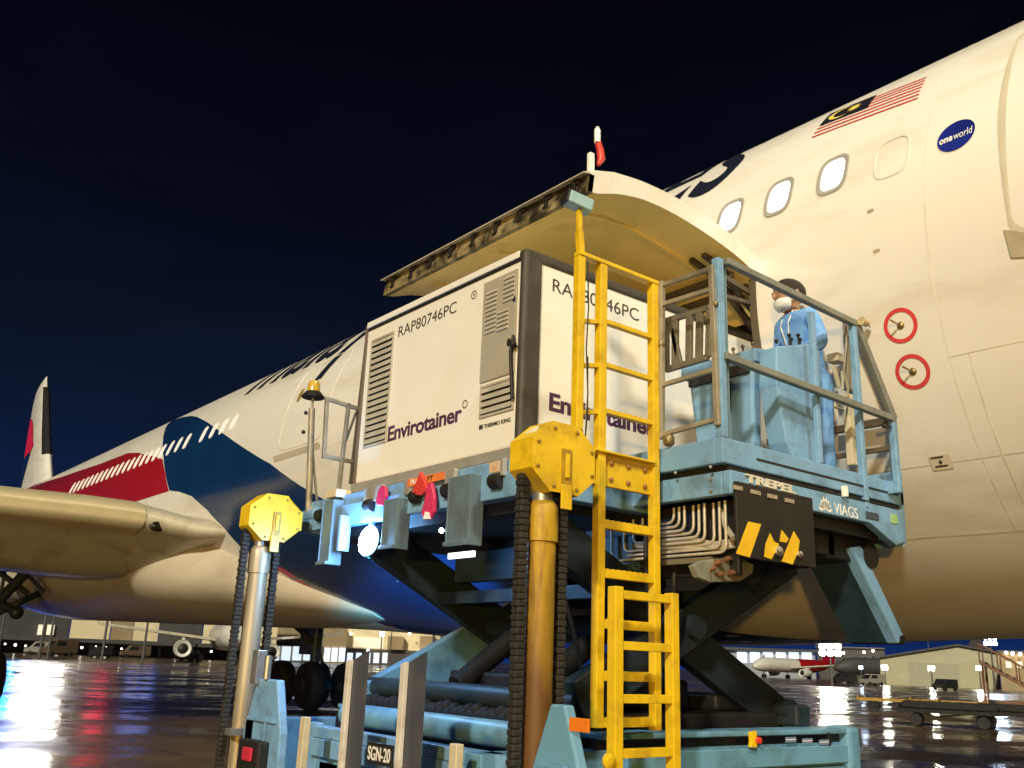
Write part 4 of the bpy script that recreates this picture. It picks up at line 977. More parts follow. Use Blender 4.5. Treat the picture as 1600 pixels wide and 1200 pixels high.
b.prism(o_, (0, .05, 0)); vp = b.build('valve_plate', mat('valve_plate_grey', (.20, .21, .17), .5, var=.3, scale=8, dirt=(.25, .1, .03), dirt_scale=7, dirt_amt=.8), bridge, bevel=.006)
for px, py, r in ((1118, 880, .03), (1133, 874, .03), (1110, 890, .022), (1138, 896, .035), (1122, 898, .03)): b = MB(); b.lathe([(r*.6, 0), (r*.6, .03), (r*.4, .05), (0, .05)], onY(px, py, 3.98), (0, -1, .15), 12); b.build('valve_fitting', mat('rusty_fitting', (.20, .085, .04), .5, var=.4, scale=14), vp, smooth=40)

for k, pts in enumerate(([(4.9, 4.6, 2.5), (4.85, 4.55, 2.2), (5.0, 4.65, 1.9), (5.3, 4.8, 1.6), (5.4, 4.9, 1.4)], [(5.1, 4.5, 2.45), (5.02, 4.45, 2.15), (5.2, 4.6, 1.85), (5.5, 4.8, 1.7)], [(4.6, 5.2, 2.6), (4.55, 5.1, 2.2), (4.7, 5.1, 1.8), (4.9, 5.2, 1.45)], [(5.6, 4.3, 2.4), (5.75, 4.35, 2.2), (5.95, 4.4, 2.25), (6.1, 4.4, 2.45)])):
    b = MB(); q_ = [Vector(p) for p in pts]; fine = []
    for i in range(len(q_)-1):
        a0, a1, a2, a3 = q_[max(0, i-1)], q_[i], q_[i+1], q_[min(len(q_)-1, i+2)]
        for j in range(6): t = j/6; fine.append(.5*(2*a1 + (a2-a0)*t + (2*a0-5*a1+4*a2-a3)*t*t + (3*a1-a0-3*a2+a3)*t**3))
    b.path(fine+[q_[-1]], .016, 8); b.build('hydraulic_hose', BLACK, ld, smooth=60)
# front support arm of the platform
b = MB()
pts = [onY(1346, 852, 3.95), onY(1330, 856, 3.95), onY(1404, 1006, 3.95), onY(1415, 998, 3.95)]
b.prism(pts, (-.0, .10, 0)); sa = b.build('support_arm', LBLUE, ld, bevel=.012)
b = MB(); b.prism([p+Vector((.01, .10, .01)) for p in pts], (0, .33, 0)); b.build('arm_plate', mat('shaded_arm_side', (.018, .040, .055), .5, var=.3, scale=4), sa)  # the arm's shaded side: its shade is in the dark colour
for px, py, r in ((1411, 1000, .035), (1362, 868, .10)): b = MB(); c = onY(px, py, 3.94); b.tube(c, c+Vector((0, .42, 0)), r, 24); b.build('arm_pivot', DARK, sa, smooth=40)
b = MB(); b.box(6.2, 6.75, 4.0, 4.7, 2.42, 2.62); b.build('arm_mount', DARK, sa, bevel=.02)

# guard rails
def rail(pairs, wdt, name, m, parent=bridge, y=3.80, dep=None):
    b = MB()
    for a, c in pairs: b.bar(onY(*a, y), onY(*c, y if c[0] < 1390 else 3.72), dep or wdt, wdt)
    return b.build(name, m, parent, bevel=.006)
b = MB(); b.box(4.775, 4.835, 3.80, 3.86, 3.055, 4.325); b.build('guard_post', LBLUE, bridge, bevel=.006)
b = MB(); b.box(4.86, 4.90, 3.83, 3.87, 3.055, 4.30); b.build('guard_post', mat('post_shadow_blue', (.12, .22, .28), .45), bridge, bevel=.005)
GREYRAIL = mat('rail_grey_blue', (.20, .215, .20), .45, metal=.2, var=.15, scale=6, dirt=(.10, .08, .05), dirt_scale=5, dirt_amt=.6)
rail([((1133, 408), (1338, 507))], .05, 'guard_rail', GREYRAIL)
rail([((1131, 556), (1396, 655))], .05, 'guard_rail', GREYRAIL)
rail([((1337, 505), (1396, 655))], .05, 'guard_rail', GREYRAIL)
b = MB(); b.box(6.405, 6.455, 3.785, 3.835, 2.80, 4.27); b.build('guard_post', LBLUE, bridge, bevel=.006)
b = MB(); b.box(6.74, 6.79, 3.70, 3.75, 2.95, 3.57); b.box(6.74, 6.79, 3.75, 3.82, 2.95, 3.05); b.build('guard_post', LBLUE, bridge, bevel=.006)
b = MB(); b.box(5.86, 5.905, 3.80, 3.84, 3.055, 4.22); b.build('guard_post', LBLUE, bridge, bevel=.005)
b = MB(); b.bar((6.77, 3.75, 3.53), (6.77, 4.9, 3.53), .045, .06); b.bar((6.77, 3.75, 3.31), (6.77, 4.9, 3.31), .035, .04); b.build('guard_rail', mat('end_rail_dark', (.10, .075, .05), .5, var=.3, scale=6), bridge, bevel=.005)
for px, py in ((1350, 503), (1408, 652)):
    c = onY(px, py, 3.74); b = MB(); b.tube(c-Vector((.04, 0, 0)), c+Vector((.04, 0, 0)), .035, 14, .03); b.tube(c+Vector((.04, 0, 0)), c+Vector((.09, 0, -.02)), .006, 6); b.build('rail_buffer', mat('buffer_cream', (.50, .42, .24), .5, var=.2, scale=8), bridge, smooth=40)
b = MB(); c = onY(1388, 668, 3.72); b.bar(c-Vector((.06, 0, 0)), c+Vector((.03, 0, .01)), .02, .02); b.ball(c-Vector((.06, 0, 0)), .018); b.build('rail_latch', BLACK, bridge)
b = MB(); b.path([onY(x, y, 3.86) for x, y in ((1322, 498), (1322, 540), (1318, 580), (1325, 610), (1318, 640), (1303, 636))], .009, 6); b.bar(onY(1321, 500, 3.9), onY(1326, 608, 3.9), .035, .035); b.build('cable_conduit', RAIL_TAN, bridge, smooth=50)
# gate on the platform's near end
b = MB(); xg = 4.765
def gx(x, y): return onX(x, y, xg)
b.bar(gx(1034, 440), gx(1033, 686), .04, .04); b.bar(gx(1112, 415), gx(1122, 665), .04, .04)
for a, c in (((1034, 446), (1114, 419)), ((1035, 476), (1112, 452)), ((1034, 602), (1118, 577)), ((1032, 680), (1120, 655))): b.bar(gx(*a), gx(*c), .032, .032)
gate = b.build('platform_gate', RAIL_TAN, bridge, bevel=.005)
for px, py, r in ((1033, 538, .03), (1045, 688, .04), (1118, 475, .02)): b = MB(); b.lathe([(r*.6, -r), (r, -r*.6), (r, r*.6), (r*.6, r)], gx(px, py), (0, 0, 1), 12); b.build('gate_latch', mat('latch_brass', (.2, .16, .08), .45, metal=.5), gate, smooth=50)
b = MB(); xs = 4.9
def gx2(x, y): return onX(x, y, 5.0)
cs = [gx2(1041, 502), gx2(1109, 480), gx2(1107, 558), gx2(1041, 578)]
for a, c in zip(cs, cs[1:]+cs[:1]): b.bar(a, c, .035, .045)
for f in (.22, .55, .78): b.bar(cs[0].lerp(cs[1], f), cs[3].lerp(cs[2], f), .03, .055)
b.bar(cs[0].lerp(cs[1], .1), cs[3].lerp(cs[2], .35), .03, .04)
b.build('folding_step', mat('step_brown_metal', (.16, .14, .10), .5, metal=.3, var=.2, scale=8), bridge, bevel=.005)

# control console
b = MB()
f4 = [onY(x, y, 3.90) for x, y in ((1214, 541), (1264, 537), (1281, 547), (1283, 590), (1276, 722), (1240, 722), (1229, 690), (1214, 600))]
b.prism(f4, (0, .16, 0)); con = b.build('control_console', LBLUE, bridge, bevel=.012)
b = MB(); b.prism([(5.50, 4.06, 3.80), (5.50, 4.06, 3.90), (5.95, 4.06, 3.98), (5.95, 4.06, 3.80)], (0, .72, 0)); b.build('console_desk', LBLUE, con, bevel=.01)
b = MB(); b.prism([(5.52, 4.10, 3.80), (5.52, 4.72, 3.80), (5.52, 4.64, 3.20), (5.52, 4.52, 3.10), (5.52, 4.12, 3.10)], (.10, 0, 0)); b.build('console_side', LBLUE, con, bevel=.02)
b = MB(); b.box(5.49, 5.52, 4.12, 4.70, 3.72, 3.80); b.tube((5.50, 4.36, 3.52), (5.50, 4.36, 3.70), .06, 16); b.ball((5.49, 4.36, 3.50), .065); b.build('console_hood', BLACK, con, bevel=.01)
b = MB()
for k in range(7): y = 4.12+.09*k; b.tube((5.56, y, 3.90), (5.555, y, 3.955), .008, 8); b.ball((5.555, y, 3.96), .016)
b.build('console_knob', mat('knob_brown', (.12, .09, .05), .4), con, smooth=50)
for px, py in ((1233, 524), (1247, 524), (1236, 530), (1250, 531), (1213, 533)): b = MB(); c = onY(px, py, 4.0); b.tube((c.x, c.y, 3.96), c, .007, 8); b.ball(c, .016); b.build('joystick', BLACK, con, smooth=50)
b = MB(); c = onY(1312, 560, 3.98); b.box(c.x-.03, c.x+.08, 3.98, 4.08, c.z-.02, c.z+.05); b.bar(c+Vector((-.02, .05, -.05)), c+Vector((.05, .05, -.22)), .03, .03); b.build('handset', mat('handset_cream', (.5, .47, .36), .45), con, bevel=.006)
b = MB(); b.box(6.46, 6.60, 3.90, 3.96, 3.15, 3.72); b.box(6.47, 6.58, 3.89, 3.97, 3.76, 3.92); b.build('side_cabinet', mat('cabinet_cream', (.55, .50, .36), .5), bridge, bevel=.01)

# ------------------------------------------------------------------ the operator
FB = Vector((6.47, 4.22, 2.96))
man = thing('person', 'person in pale blue work jacket and white face mask standing at the loader controls', 'person', FB)
def skinned(pts, edges, root=0, levels=2):
    me = bpy.data.meshes.new('skeleton'); me.from_pydata([p[0] for p in pts], edges, [])
    o = bpy.data.objects.new('skeleton', me); COL.objects.link(o)
    o.modifiers.new('skin', 'SKIN'); 
    for i, p in enumerate(pts):
        r = p[1]; s = me.skin_vertices[0].data[i]; s.radius = r if isinstance(r, tuple) else (r, r); s.use_root = (i == root)
    ss = o.modifiers.new('sub', 'SUBSURF'); ss.levels = levels; ss.render_levels = levels
    bpy.context.view_layer.update()
    ev = bpy.data.meshes.new_from_object(o.evaluated_get(bpy.context.evaluated_depsgraph_get()))
    vs = [v.co.copy() for v in ev.vertices]; fs = [tuple(p.vertices) for p in ev.polygons]
    bpy.data.objects.remove(o); bpy.data.meshes.remove(ev)
    return vs, fs
YAW = Matrix.Rotation(R_(-20), 4, 'Z')
def big(v):
    k = 1.04 if v.z < 1.50 else 1.04 + .30*min(1, (v.z-1.50)/.05)
    return Vector(((v.x+.02)*k-.02 - .21*max(0, v.z-.85)/.9, v.y*k, (v.z if v.z < 1.5 else 1.5+(v.z-1.5)*1.34-.075*min(1, (v.z-1.5)/.05))*1.01))
def put(mb, data, off=Vector((0, 0, 0))):
    vs, fs = data; mb._add([FB + (YAW @ big(Vector(v)+off)) for v in vs], fs)
body_pts = [((0, 0, .93), (.13, .10)), ((0, 0, 1.15), (.125, .10)), ((-.01, 0, 1.34), (.15, .11)), ((0, 0, 1.46), .065), ((-.015, 0, 1.53), .055), ((-.03, 0, 1.585), (.066, .075)), ((-.02, 0, 1.645), (.082, .098)), ((-.005, 0, 1.70), (.066, .078))]
body_edges = [(i, i+1) for i in range(7)]
for s in (-1, 1):
    i = len(body_pts)
    body_pts += [((0, s*.18, 1.40), .058), ((-.03, s*.255, 1.15), .043), ((-.25, s*.215, 1.04), .031), ((-.325, s*.20, 1.03), (.034, .018))]
    body_edges += [(2, i), (i, i+1), (i+1, i+2), (i+2, i+3)]
    j = len(body_pts)
    body_pts += [((0, s*.095, .86), .085), ((-.015, s*.105, .48), .058), ((.01, s*.115, .10), .042), ((-.14, s*.13, .045), .038)]
    body_edges += [(0, j), (j, j+1), (j+1, j+2), (j+2, j+3)]
SKIN = mat('skin_tone', (.36, .20, .12), .5, var=.06, scale=20)
bm_ = MB(); put(bm_, skinned(body_pts, body_edges))
for s in (-1, 1):
    for k, (dy, ln) in enumerate(((-.030, .070), (-.010, .082), (.010, .078), (.030, .060))):
        c = Vector((-.34, s*.20+dy, 1.03)); put(bm_, skinned([(c, .010), (c+Vector((-ln*.5, 0, .004)), .009), (c+Vector((-ln*.85, 0, -.018)), .008), (c+Vector((-ln*.95, 0, -.040)), .007)], [(0, 1), (1, 2), (2, 3)], levels=1))
    c = Vector((-.30, s*.20-s*.03, 1.03)); put(bm_, skinned([(c, .012), (c+Vector((-.035, -s*.03, -.005)), .010), (c+Vector((-.065, -s*.03, -.02)), .008)], [(0, 1), (1, 2)], levels=1))
    e_ = MB()
    bm_.ball(FB + YAW @ big(Vector((-.01, s*.088, 1.635))), .034, 10, (.7, .35, 1.1))
bm_.ball(FB + YAW @ big(Vector((-.118, 0, 1.625))), .022, 10, (1, .7, 1.3))
body = bm_.build('person_body', SKIN, man, smooth=80)
b = MB()
for s in (-1, 1): b.ball(FB + YAW @ big(Vector((-.097, s*.035, 1.655))), .013, 10)
b.build('eyes', BLACK, body, smooth=80)
JACKET = mat('pale_blue_cloth', (.15, .36, .80), .8, var=.12, scale=9, bump=.5, bump_scale=14)
jp = [((.01, 0, .66), (.17, .135)), ((0, 0, .95), (.165, .125)), ((0, 0, 1.15), (.15, .12)), ((-.01, 0, 1.34), (.175, .125)), ((-.005, 0, 1.45), .085)]
je = [(0, 1), (1, 2), (2, 3), (3, 4)]
for s in (-1, 1):
    i = len(jp); jp += [((0, s*.19, 1.40), .075), ((-.03, s*.268, 1.15), .062), ((-.225, s*.222, 1.045), .048)]; je += [(3, i), (i, i+1), (i+1, i+2)]
b = MB(); put(b, skinned(jp, je)); jk = b.build('jacket', JACKET, man, smooth=80)
b = MB()
for s in (-1, 1): put(b, skinned([((0, s*.07, 1.02), .11), ((0, s*.09, .84), .108), ((-.015, s*.105, .48), .084), ((.01, s*.115, .09), .066)], [(0, 1), (1, 2), (2, 3)]))
b.build('trousers', mat('blue_trousers', (.12, .29, .64), .8, var=.12, scale=9, bump=.5, bump_scale=14), man, smooth=80)
b = MB()
for s in (-1, 1): put(b, skinned([((.03, s*.115, .055), .055), ((-.06, s*.12, .05), .052), ((-.17, s*.13, .04), .042)], [(0, 1), (1, 2)]))
b.build('shoes', BLACK, man, smooth=80)
b = MB(); r0 = bmesh.ops.create_uvsphere(b.bm, u_segments=24, v_segments=16, radius=1)
for v in b.bm.verts: v.co = Vector((.004 + v.co.x*.100, v.co.y*.094, 1.672 + v.co.z*.082))
bmesh.ops.delete(b.bm, geom=[v for v in b.bm.verts if v.co.z < (1.612 if v.co.x > .0 else 1.63) + .75*max(0, -v.co.x-.02)], context='VERTS')
for v in b.bm.verts: v.co = FB + YAW @ big(v.co)
b.build('hair', mat('short_dark_hair', (.016, .011, .008), .6, var=.4, scale=60, bump=.6, bump_scale=160), man, smooth=80)
b = MB(); r0 = bmesh.ops.create_uvsphere(b.bm, u_segments=24, v_segments=16, radius=1)
for v in b.bm.verts: v.co = Vector((-.040 + v.co.x*.076, v.co.y*.078, 1.580 + v.co.z*.052))
bmesh.ops.delete(b.bm, geom=[v for v in b.bm.verts if v.co.x > -.045], context='VERTS')
for v in b.bm.verts: v.co = FB + YAW @ big(v.co)
mk = b.build('face_mask', mat('mask_white', (.70, .74, .76), .7, var=.05, scale=20, bump=.4, bump_scale=60), man, smooth=80)
b = MB()
for s in (-1, 1): b.path([FB + YAW @ big(Vector(p)) for p in ((-.06, s*.072, 1.59), (-.02, s*.086, 1.612), (.0, s*.094, 1.63))], .003, 6)
b.build('mask_strap', PURE_WHITE, mk)
b = MB(); put(b, skinned([((-.028, 0, 1.43), .072), ((-.02, 0, 1.50), .066)], [(0, 1)])); b.build('shirt_collar', mat('maroon_shirt', (.10, .018, .02), .8), man, smooth=80)
b = MB()
for s in (-1, 1): b.path([FB + YAW @ big(Vector(p)) for p in ((-.06, s*.06, 1.47), (-.125, s*.05, 1.36), (-.135, s*.02, 1.2))], .005, 6)
b.build('lanyard', PURE_WHITE, man)

# ------------------------------------------------------------------ across the apron
def far(px, py, dist):
    d = ray(px, py); k = dist/math.hypot(d.x, d.y); return Vector((0, 0, CAM_H)) + d*k
CREAM = mat('shed_cream_cladding', (.80, .70, .46), .55, var=.08, scale=.4, dirt=(.3, .25, .16), dirt_scale=.15, dirt_amt=.4)
GREYB = mat('building_dark_grey', (.060, .058, .062), .6, var=.2, scale=.2)
TANB = mat('building_tan', (.34, .26, .15), .6, var=.15, scale=.3)
SOFFIT = mat('soffit_dark', (.060, .046, .036), .7, var=.3, scale=.3)
HALL = glow('lit_hall_glass', (.72, .85, 1.0), 1.1); HALLW = glow('warm_hall_glass', (1.0, .86, .55), .9)
def block(name, px0, px1, pt, dist, depth, m, parent=None, pb=None, ribs=0, bevel=0):
    pm = (px0+px1)/2
    A, B = ground(px0, dist), ground(px1, dist); zt = far(pm, pt, dist).z; zb = 0 if pb is None else max(0, far(pm, pb, dist).z)
    out = ((A+B)/2).normalized()*depth; up = Vector((0, 0, zb))
    b = MB(); b.prism([A+up, B+up, B+up+out, A+up+out], (0, 0, zt-zb))
    return b.build(name, m, parent, bevel=bevel)
def building(name, label, px, dist, cat='building'): return thing(name, label, cat, ground(px, dist))
def lit_row(name, px0, px1, pt, pb, dist, n, m, parent, gap=.18):
    for k in range(n):
        w_ = (px1-px0)/n; f = block(name, px0+k*w_+w_*gap/2, px0+(k+1)*w_-w_*gap/2, pt, dist, .3, m, parent, pb=pb)
pier = building('terminal_pier', 'low terminal pier with cream upper boxes over dark bays, far left under the wing', 180, 190)
block('wall', -60, 430, 1000, 196, 14, SOFFIT, pier); block('soffit', -60, 430, 1000, 186, 9, GREYB, pier, pb=1006)
for a, c, t, m in ((-60, 104, 950, GREYB), (106, 168, 950, CREAM), (170, 204, 950, TANB), (205, 244, 950, CREAM), (245, 312, 950, GREYB), (314, 430, 950, CREAM)): block('upper_room', a, c, t, 187, 8, m, pier, pb=1001+(a-100)*.03)
lit_row('window', 54, 82, 976, 992, 186.5, 2, HALLW, pier); lit_row('window', 180, 240, 1008, 1014, 195.5, 5, HALL, pier, .5); lit_row('window', 10, 70, 1006, 1010, 195.5, 5, HALLW, pier, .7); lit_row('window', 235, 262, 1012, 1022, 195.5, 4, HALL, pier, .3); lit_row('window', 110, 140, 1006, 1011, 195.5, 2, HALLW, pier, .6); lit_row('window', 266, 430, 1010, 1021, 195.4, 9, HALLW, pier, .35); lit_row('window', 150, 178, 1007, 1013, 195.4, 2, HALLW, pier, .4)
for k, px in enumerate((8, 24, 40, 90, 104, 128, 150, 166, 190, 226, 275, 330)):
    c = far(px, 1006+px*.03 + (k % 3), 185.5); b = MB(); b.ball(c, .13+.06*(k % 2), 8); b.build('soffit_lamp', glow('soffit_lamp_glow', (1, .95, .8), 14), pier)
for px in (60, 112, 142, 175, 218, 250, 300, 360): block('pillar', px-2, px+2, 1003+px*.03, 188, 1, GREYB, pier)
hall = building('terminal_hall', 'terminal hall with rows of bluish white lit windows, behind the landing gear', 450, 200)
block('wall', 395, 540, 978, 202, 12, TANB, hall); lit_row('window', 404, 490, 1010, 1032, 201.5, 5, HALL, hall); lit_row('window', 505, 540, 1012, 1034, 201.5, 3, HALL, hall)
block('canopy', 395, 500, 1004, 199, 3, GREYB, hall, pb=1009)
ware = building('cargo_terminal', 'cream cargo terminal with lit ground floor arcade, behind the two steel guide posts', 640, 210)
block('wall', 534, 770, 984, 212, 16, CREAM, ware); block('arcade', 536, 770, 1017, 211, 1, GREYB, ware); lit_row('window', 540, 760, 1020, 1036, 210.5, 16, HALL, ware, .35)
lit_row('window', 548, 600, 996, 1012, 211.5, 1, HALLW, ware, .1); lit_row('window', 606, 660, 997, 1012, 211.5, 3, HALLW, ware, .2)
for px in (618, 668, 700): block('upper_room', px-14, px+10, 994, 209, 2, TANB, ware, pb=1015)
sg = thing('roof_sign', 'lavender and white lit sign board above the cream cargo terminal', 'sign', ground(676, 205))
block('sign_board', 662, 690, 974, 205, .4, glow('sign_lavender', (.42, .30, .95), .8), sg, pb=992); block('sign_stripe', 663, 689, 984, 204.7, .2, glow('sign_white', (.85, .85, 1), .8), sg, pb=990); block('sign_post', 674, 678, 990, 205.2, .3, GREYB, sg)
lit = building('lit_terminal', 'distant building with five bright white window bays, behind the red tailed aircraft', 1210, 340)
block('wall', 1120, 1275, 1016, 342, 14, mat('hall_pale', (.30, .33, .40), .6), lit); lit_row('window', 1150, 1272, 1019, 1036, 341, 6, HALL, lit, .22); block('roof_edge', 1120, 1278, 1013, 340, 16, GREYB, lit, pb=1017)
shed = building('grey_shed', 'dim grey shed in the mist between the lit building and the cream hangar', 1330, 360)
block('wall', 1278, 1385, 1014, 362, 14, GREYB, shed); block('roof', 1276, 1386, 1011, 361, 16, mat('shed_roof_grey', (.10, .10, .11), .5), shed, pb=1013)
hg = building('aircraft_hangar', 'broad cream hangar with a shallow gabled roof, far right', 1470, 220)
pts = [far(x, y, 220) for x, y in ((1375, 1028), (1496, 1009), (1560, 1021))]
A, B = ground(1375, 220), ground(1562, 220); out = ((A+B)/2).normalized()*40
b = MB(); b.prism([A, B, pts[2], pts[1], pts[0]], out); b.build('wall', mat('hangar_cream', (.42, .40, .27), .55, var=.06, scale=.2), hg)
b = MB()
for p, q in zip(pts, pts[1:]): b.prism([p-out*.02, q-out*.02, q-out*.02+Vector((0, 0, .35)), p-out*.02+Vector((0, 0, .35))], out*1.04)
b.build('roof', GREYB, hg)
block('door', 1420, 1500, 1036, 219.6, .3, mat('hangar_door', (.36, .35, .25), .5), hg)
tn = building('freight_office', 'tan low office with small lights along its roof edge, at the right edge', 1590, 200)
block('wall', 1564, 1700, 1021, 200, 12, TANB, tn); block('roof_edge', 1563, 1701, 1018, 199.5, 13, GREYB, tn, pb=1022); lit_row('window', 1570, 1640, 1034, 1044, 199.6, 4, HALLW, tn, .5)

def leafy(name, label, px, dist, h, seed, group):
    rnd = random.Random(seed); base = ground(px, dist)
    t = thing(name, label, 'tree', base, group)
    b = MB(); b.path([base, base+Vector((.1, 0, h*.4)), base+Vector((0, .1, h*.8))], .25, 8, rs=[.3, .2, .08])
    for k in range(4): a = rnd.random()*6.28; b.path([base+Vector((0, 0, h*(.4+.1*k))), base+Vector((math.cos(a)*h*.25, math.sin(a)*h*.25, h*(.6+.1*k)))], .08, 6)
    b.build('trunk', mat('bark', (.05, .035, .025), .8), t)
    b = MB()
    for k in range(420):
        v = Vector((rnd.gauss(0, 1), rnd.gauss(0, 1), rnd.gauss(0, 1))); v.normalize(); r = rnd.random()**.4
        c = base + Vector((v.x*h*.38*r, v.y*h*.38*r, h*.68 + v.z*h*.32*r)); n1 = Vector((rnd.gauss(0, 1), rnd.gauss(0, 1), rnd.gauss(0, 1))).normalized(); n2 = n1.cross(v).normalized(); s = h*.045
        b._add([c-n1*s, c+n2*s*.6, c+n1*s, c-n2*s*.6], [(0, 1, 2, 3)])
    b.build('crown', mat('night_leaves', (.035, .055, .02), .6, var=.5, scale=.5), t, recalc=False)
leafy('leafy_tree', 'broad dark tree beyond the cargo terminal roof, below the blue lamp', 612, 232, 11.0, 1, 'trees beyond the terminal')
leafy('leafy_tree', 'dark tree beyond the cargo terminal roof, left of the lavender sign', 645, 234, 10.4, 2, 'trees beyond the terminal')

def parked_airliner(label, px, dist, yaw_deg, nose_m, tail_m, L=37.0, group=None):
    c = ground(px, dist); t = thing('parked_airliner', label, 'airplane', c, group)
    rot = Matrix.Rotation(R_(yaw_deg), 4, 'Z')
    W = lambda x, y, z: c + rot @ Vector((x, y, z))      # x towards the nose
    def tube_part(name, m, xs):
        b = MB(); rows = []
        for x, r, z in xs: rows.append([W(x, r*math.cos(2*math.pi*k/24), z + r*math.sin(2*math.pi*k/24)) for k in range(24)])
        V = b.grid(rows, close=True); b.bm.faces.new(V[0]); b.bm.faces.new(V[-1]); return b.build(name, m, t, smooth=60)
    tube_part('nose_section', nose_m, [(L*.5, .15, 3.1), (L*.49, .7, 3.2), (L*.46, 1.3, 3.4), (L*.41, 1.8, 3.6), (L*.36, 1.98, 3.7), (0, 1.98, 3.7)])
    tube_part('tail_section', tail_m, [(-.02, 1.98, 3.7), (-L*.2, 1.98, 3.7), (-L*.35, 1.5, 4.1), (-L*.46, .7, 4.7), (-L*.5, .25, 5.0)])
    b = MB()
    for s in (-1, 1): b.prism([W(4.5, s*1.8, 2.9), W(-2.5, s*1.8, 2.9), W(-7, s*16.8, 4.5), W(-5.3, s*16.8, 4.5)], (0, 0, .35)); b.prism([W(-5.3, s*16.8, 4.5), W(-7, s*16.8, 4.5), W(-7.6, s*17.3, 6.6), W(-6.8, s*17.3, 6.6)], (0, 0, .12))
    b.build('wings', WING_PAINT, t)
    b = MB(); b.prism([W(-L*.34, -.15, 5.3), W(-L*.5, -.15, 5.2), W(-L*.53, -.15, 11.6), W(-L*.47, -.15, 11.6)], rot @ Vector((0, .3, 0))); b.build('tail_fin', tail_m, t)
    for s in (-1, 1):
        b = MB(); b.lathe([(.78, 3.2), (1.05, 3.4), (1.16, 3.0), (1.18, 1.8), (1.0, .2), (.7, -.6)], W(1.2, s*5.7, 1.75), rot @ Vector((1, 0, 0)), 24); b.bar(W(3.0, s*5.7, 2.9), W(0, s*5.7, 3.2), .3, .4); en = b.build('engine', WHITE_PAINT, t, smooth=50)
        b = MB(); b.lathe([(0, 0), (.78, .0), (.80, .02), (0, .25)], W(4.35, s*5.7, 1.75), rot @ Vector((1, 0, 0)), 20); b.build('intake', DARK, en)
    b = MB()
    for x, y in ((L*.38, 0), (-1.2, 3.8), (-1.2, -3.8)):
        b.tube(W(x, y, .5), W(x, y, 2.4), .13)
        for o in (-.35, .35): b.lathe([(.3, -.16), (.52, -.17), (.55, 0), (.52, .17), (.3, .16)], W(x, y+o, .55), rot @ Vector((0, 1, 0)), 18)
    b.build('landing_gear', TYRE, t, smooth=40)
    return t
h1 = math.degrees(heading_of(345))
parked_airliner('white twin engined airliner parked nose-on, seen under the near airplane belly', 352, 140, h1+180+4, WHITE_PAINT, WHITE_PAINT, group='airliners parked across the apron')
parked_airliner('distant white airliner with red tail, in front of the lit window bays', 1243, 300, math.degrees(heading_of(1240))+142, WHITE_PAINT, LIVERY_RED, group='airliners parked across the apron')
parked_airliner('dim grey airliner in silhouette in front of the cream hangar', 1420, 250, math.degrees(heading_of(1420))+120, GREYB, GREYB, group='airliners parked across the apron')

def van(label, px, dist, yaw, m, L=4.6, H=2.0, group='service vehicles across the apron', cat='van', name='service_van'):
    c = ground(px, dist); t = thing(name, label, cat, c, group); rot = Matrix.Rotation(R_(yaw), 4, 'Z'); W = lambda x, y, z: c + rot @ Vector((x, y, z))
    b = MB(); prof = [(-L/2, .4), (-L/2, H*.95), (-L/2+.1, H), (L*.18, H), (L*.34, H*.56), (L/2-.08, H*.5), (L/2, .4)]
    b.prism([W(x, -.9, z) for x, z in prof], rot @ Vector((0, 1.8, 0))); b.build('body', m, t, bevel=.06)
    b = MB(); b.prism([W(L*.19, -.8, H*.94), W(L*.335, -.8, H*.58), W(L*.345, -.8, H*.58), W(L*.20, -.8, H*.94)], rot @ Vector((0, 1.6, 0)))
    for s in (-.91, .905): b.prism([W(-L*.1, s, H*.62), W(L*.24, s, H*.62), W(L*.15, s, H*.9), W(-L*.1, s, H*.9)], rot @ Vector((0, .006, 0)))
    b.build('windows', mat('van_glass', (.02, .02, .025), .1), t)
    for x in (-L*.3, L*.3):
        for s in (-.85, .85):
            b = MB(); b.lathe([(.1, -.1), (.30, -.11), (.33, 0), (.30, .11), (.1, .1)], W(x, s, .33), rot @ Vector((0, 1, 0)), 16); b.build('wheel', TYRE, t, smooth=40)
PALE = mat('van_pale', (.30, .28, .24), .4); BROWN = mat('van_brown', (.10, .07, .045), .45); DGREEN = mat('tug_dark', (.010, .010, .010), .8)
van('pale service van parked under the dark pier, leftmost of the vehicles there', 66, 165, 160, PALE); van('tan box van beside a pier pillar under the wing', 95, 160, 190, BROWN, H=2.4); van('small dark tug in front of the pier, right of the tan box van', 158, 158, 100, DGREEN, 3.4, 1.6, cat='tug', name='baggage_tug'); van('brown van in front of the lit pier windows', 212, 170, 170, BROWN); van('dark tug beside the white engine of the nose-on airliner', 300, 150, 20, DGREEN, 3.2, 1.6, cat='tug', name='baggage_tug'); van('dark van below the parked red tailed airliner tail', 1318, 200, 150, DGREEN); van('pale pickup van before the grey shed', 1362, 190, 165, PALE); van('low dark tug in front of the hangar door', 1475, 150, 170, DGREEN, 3.4, 1.6, cat='tug', name='baggage_tug')

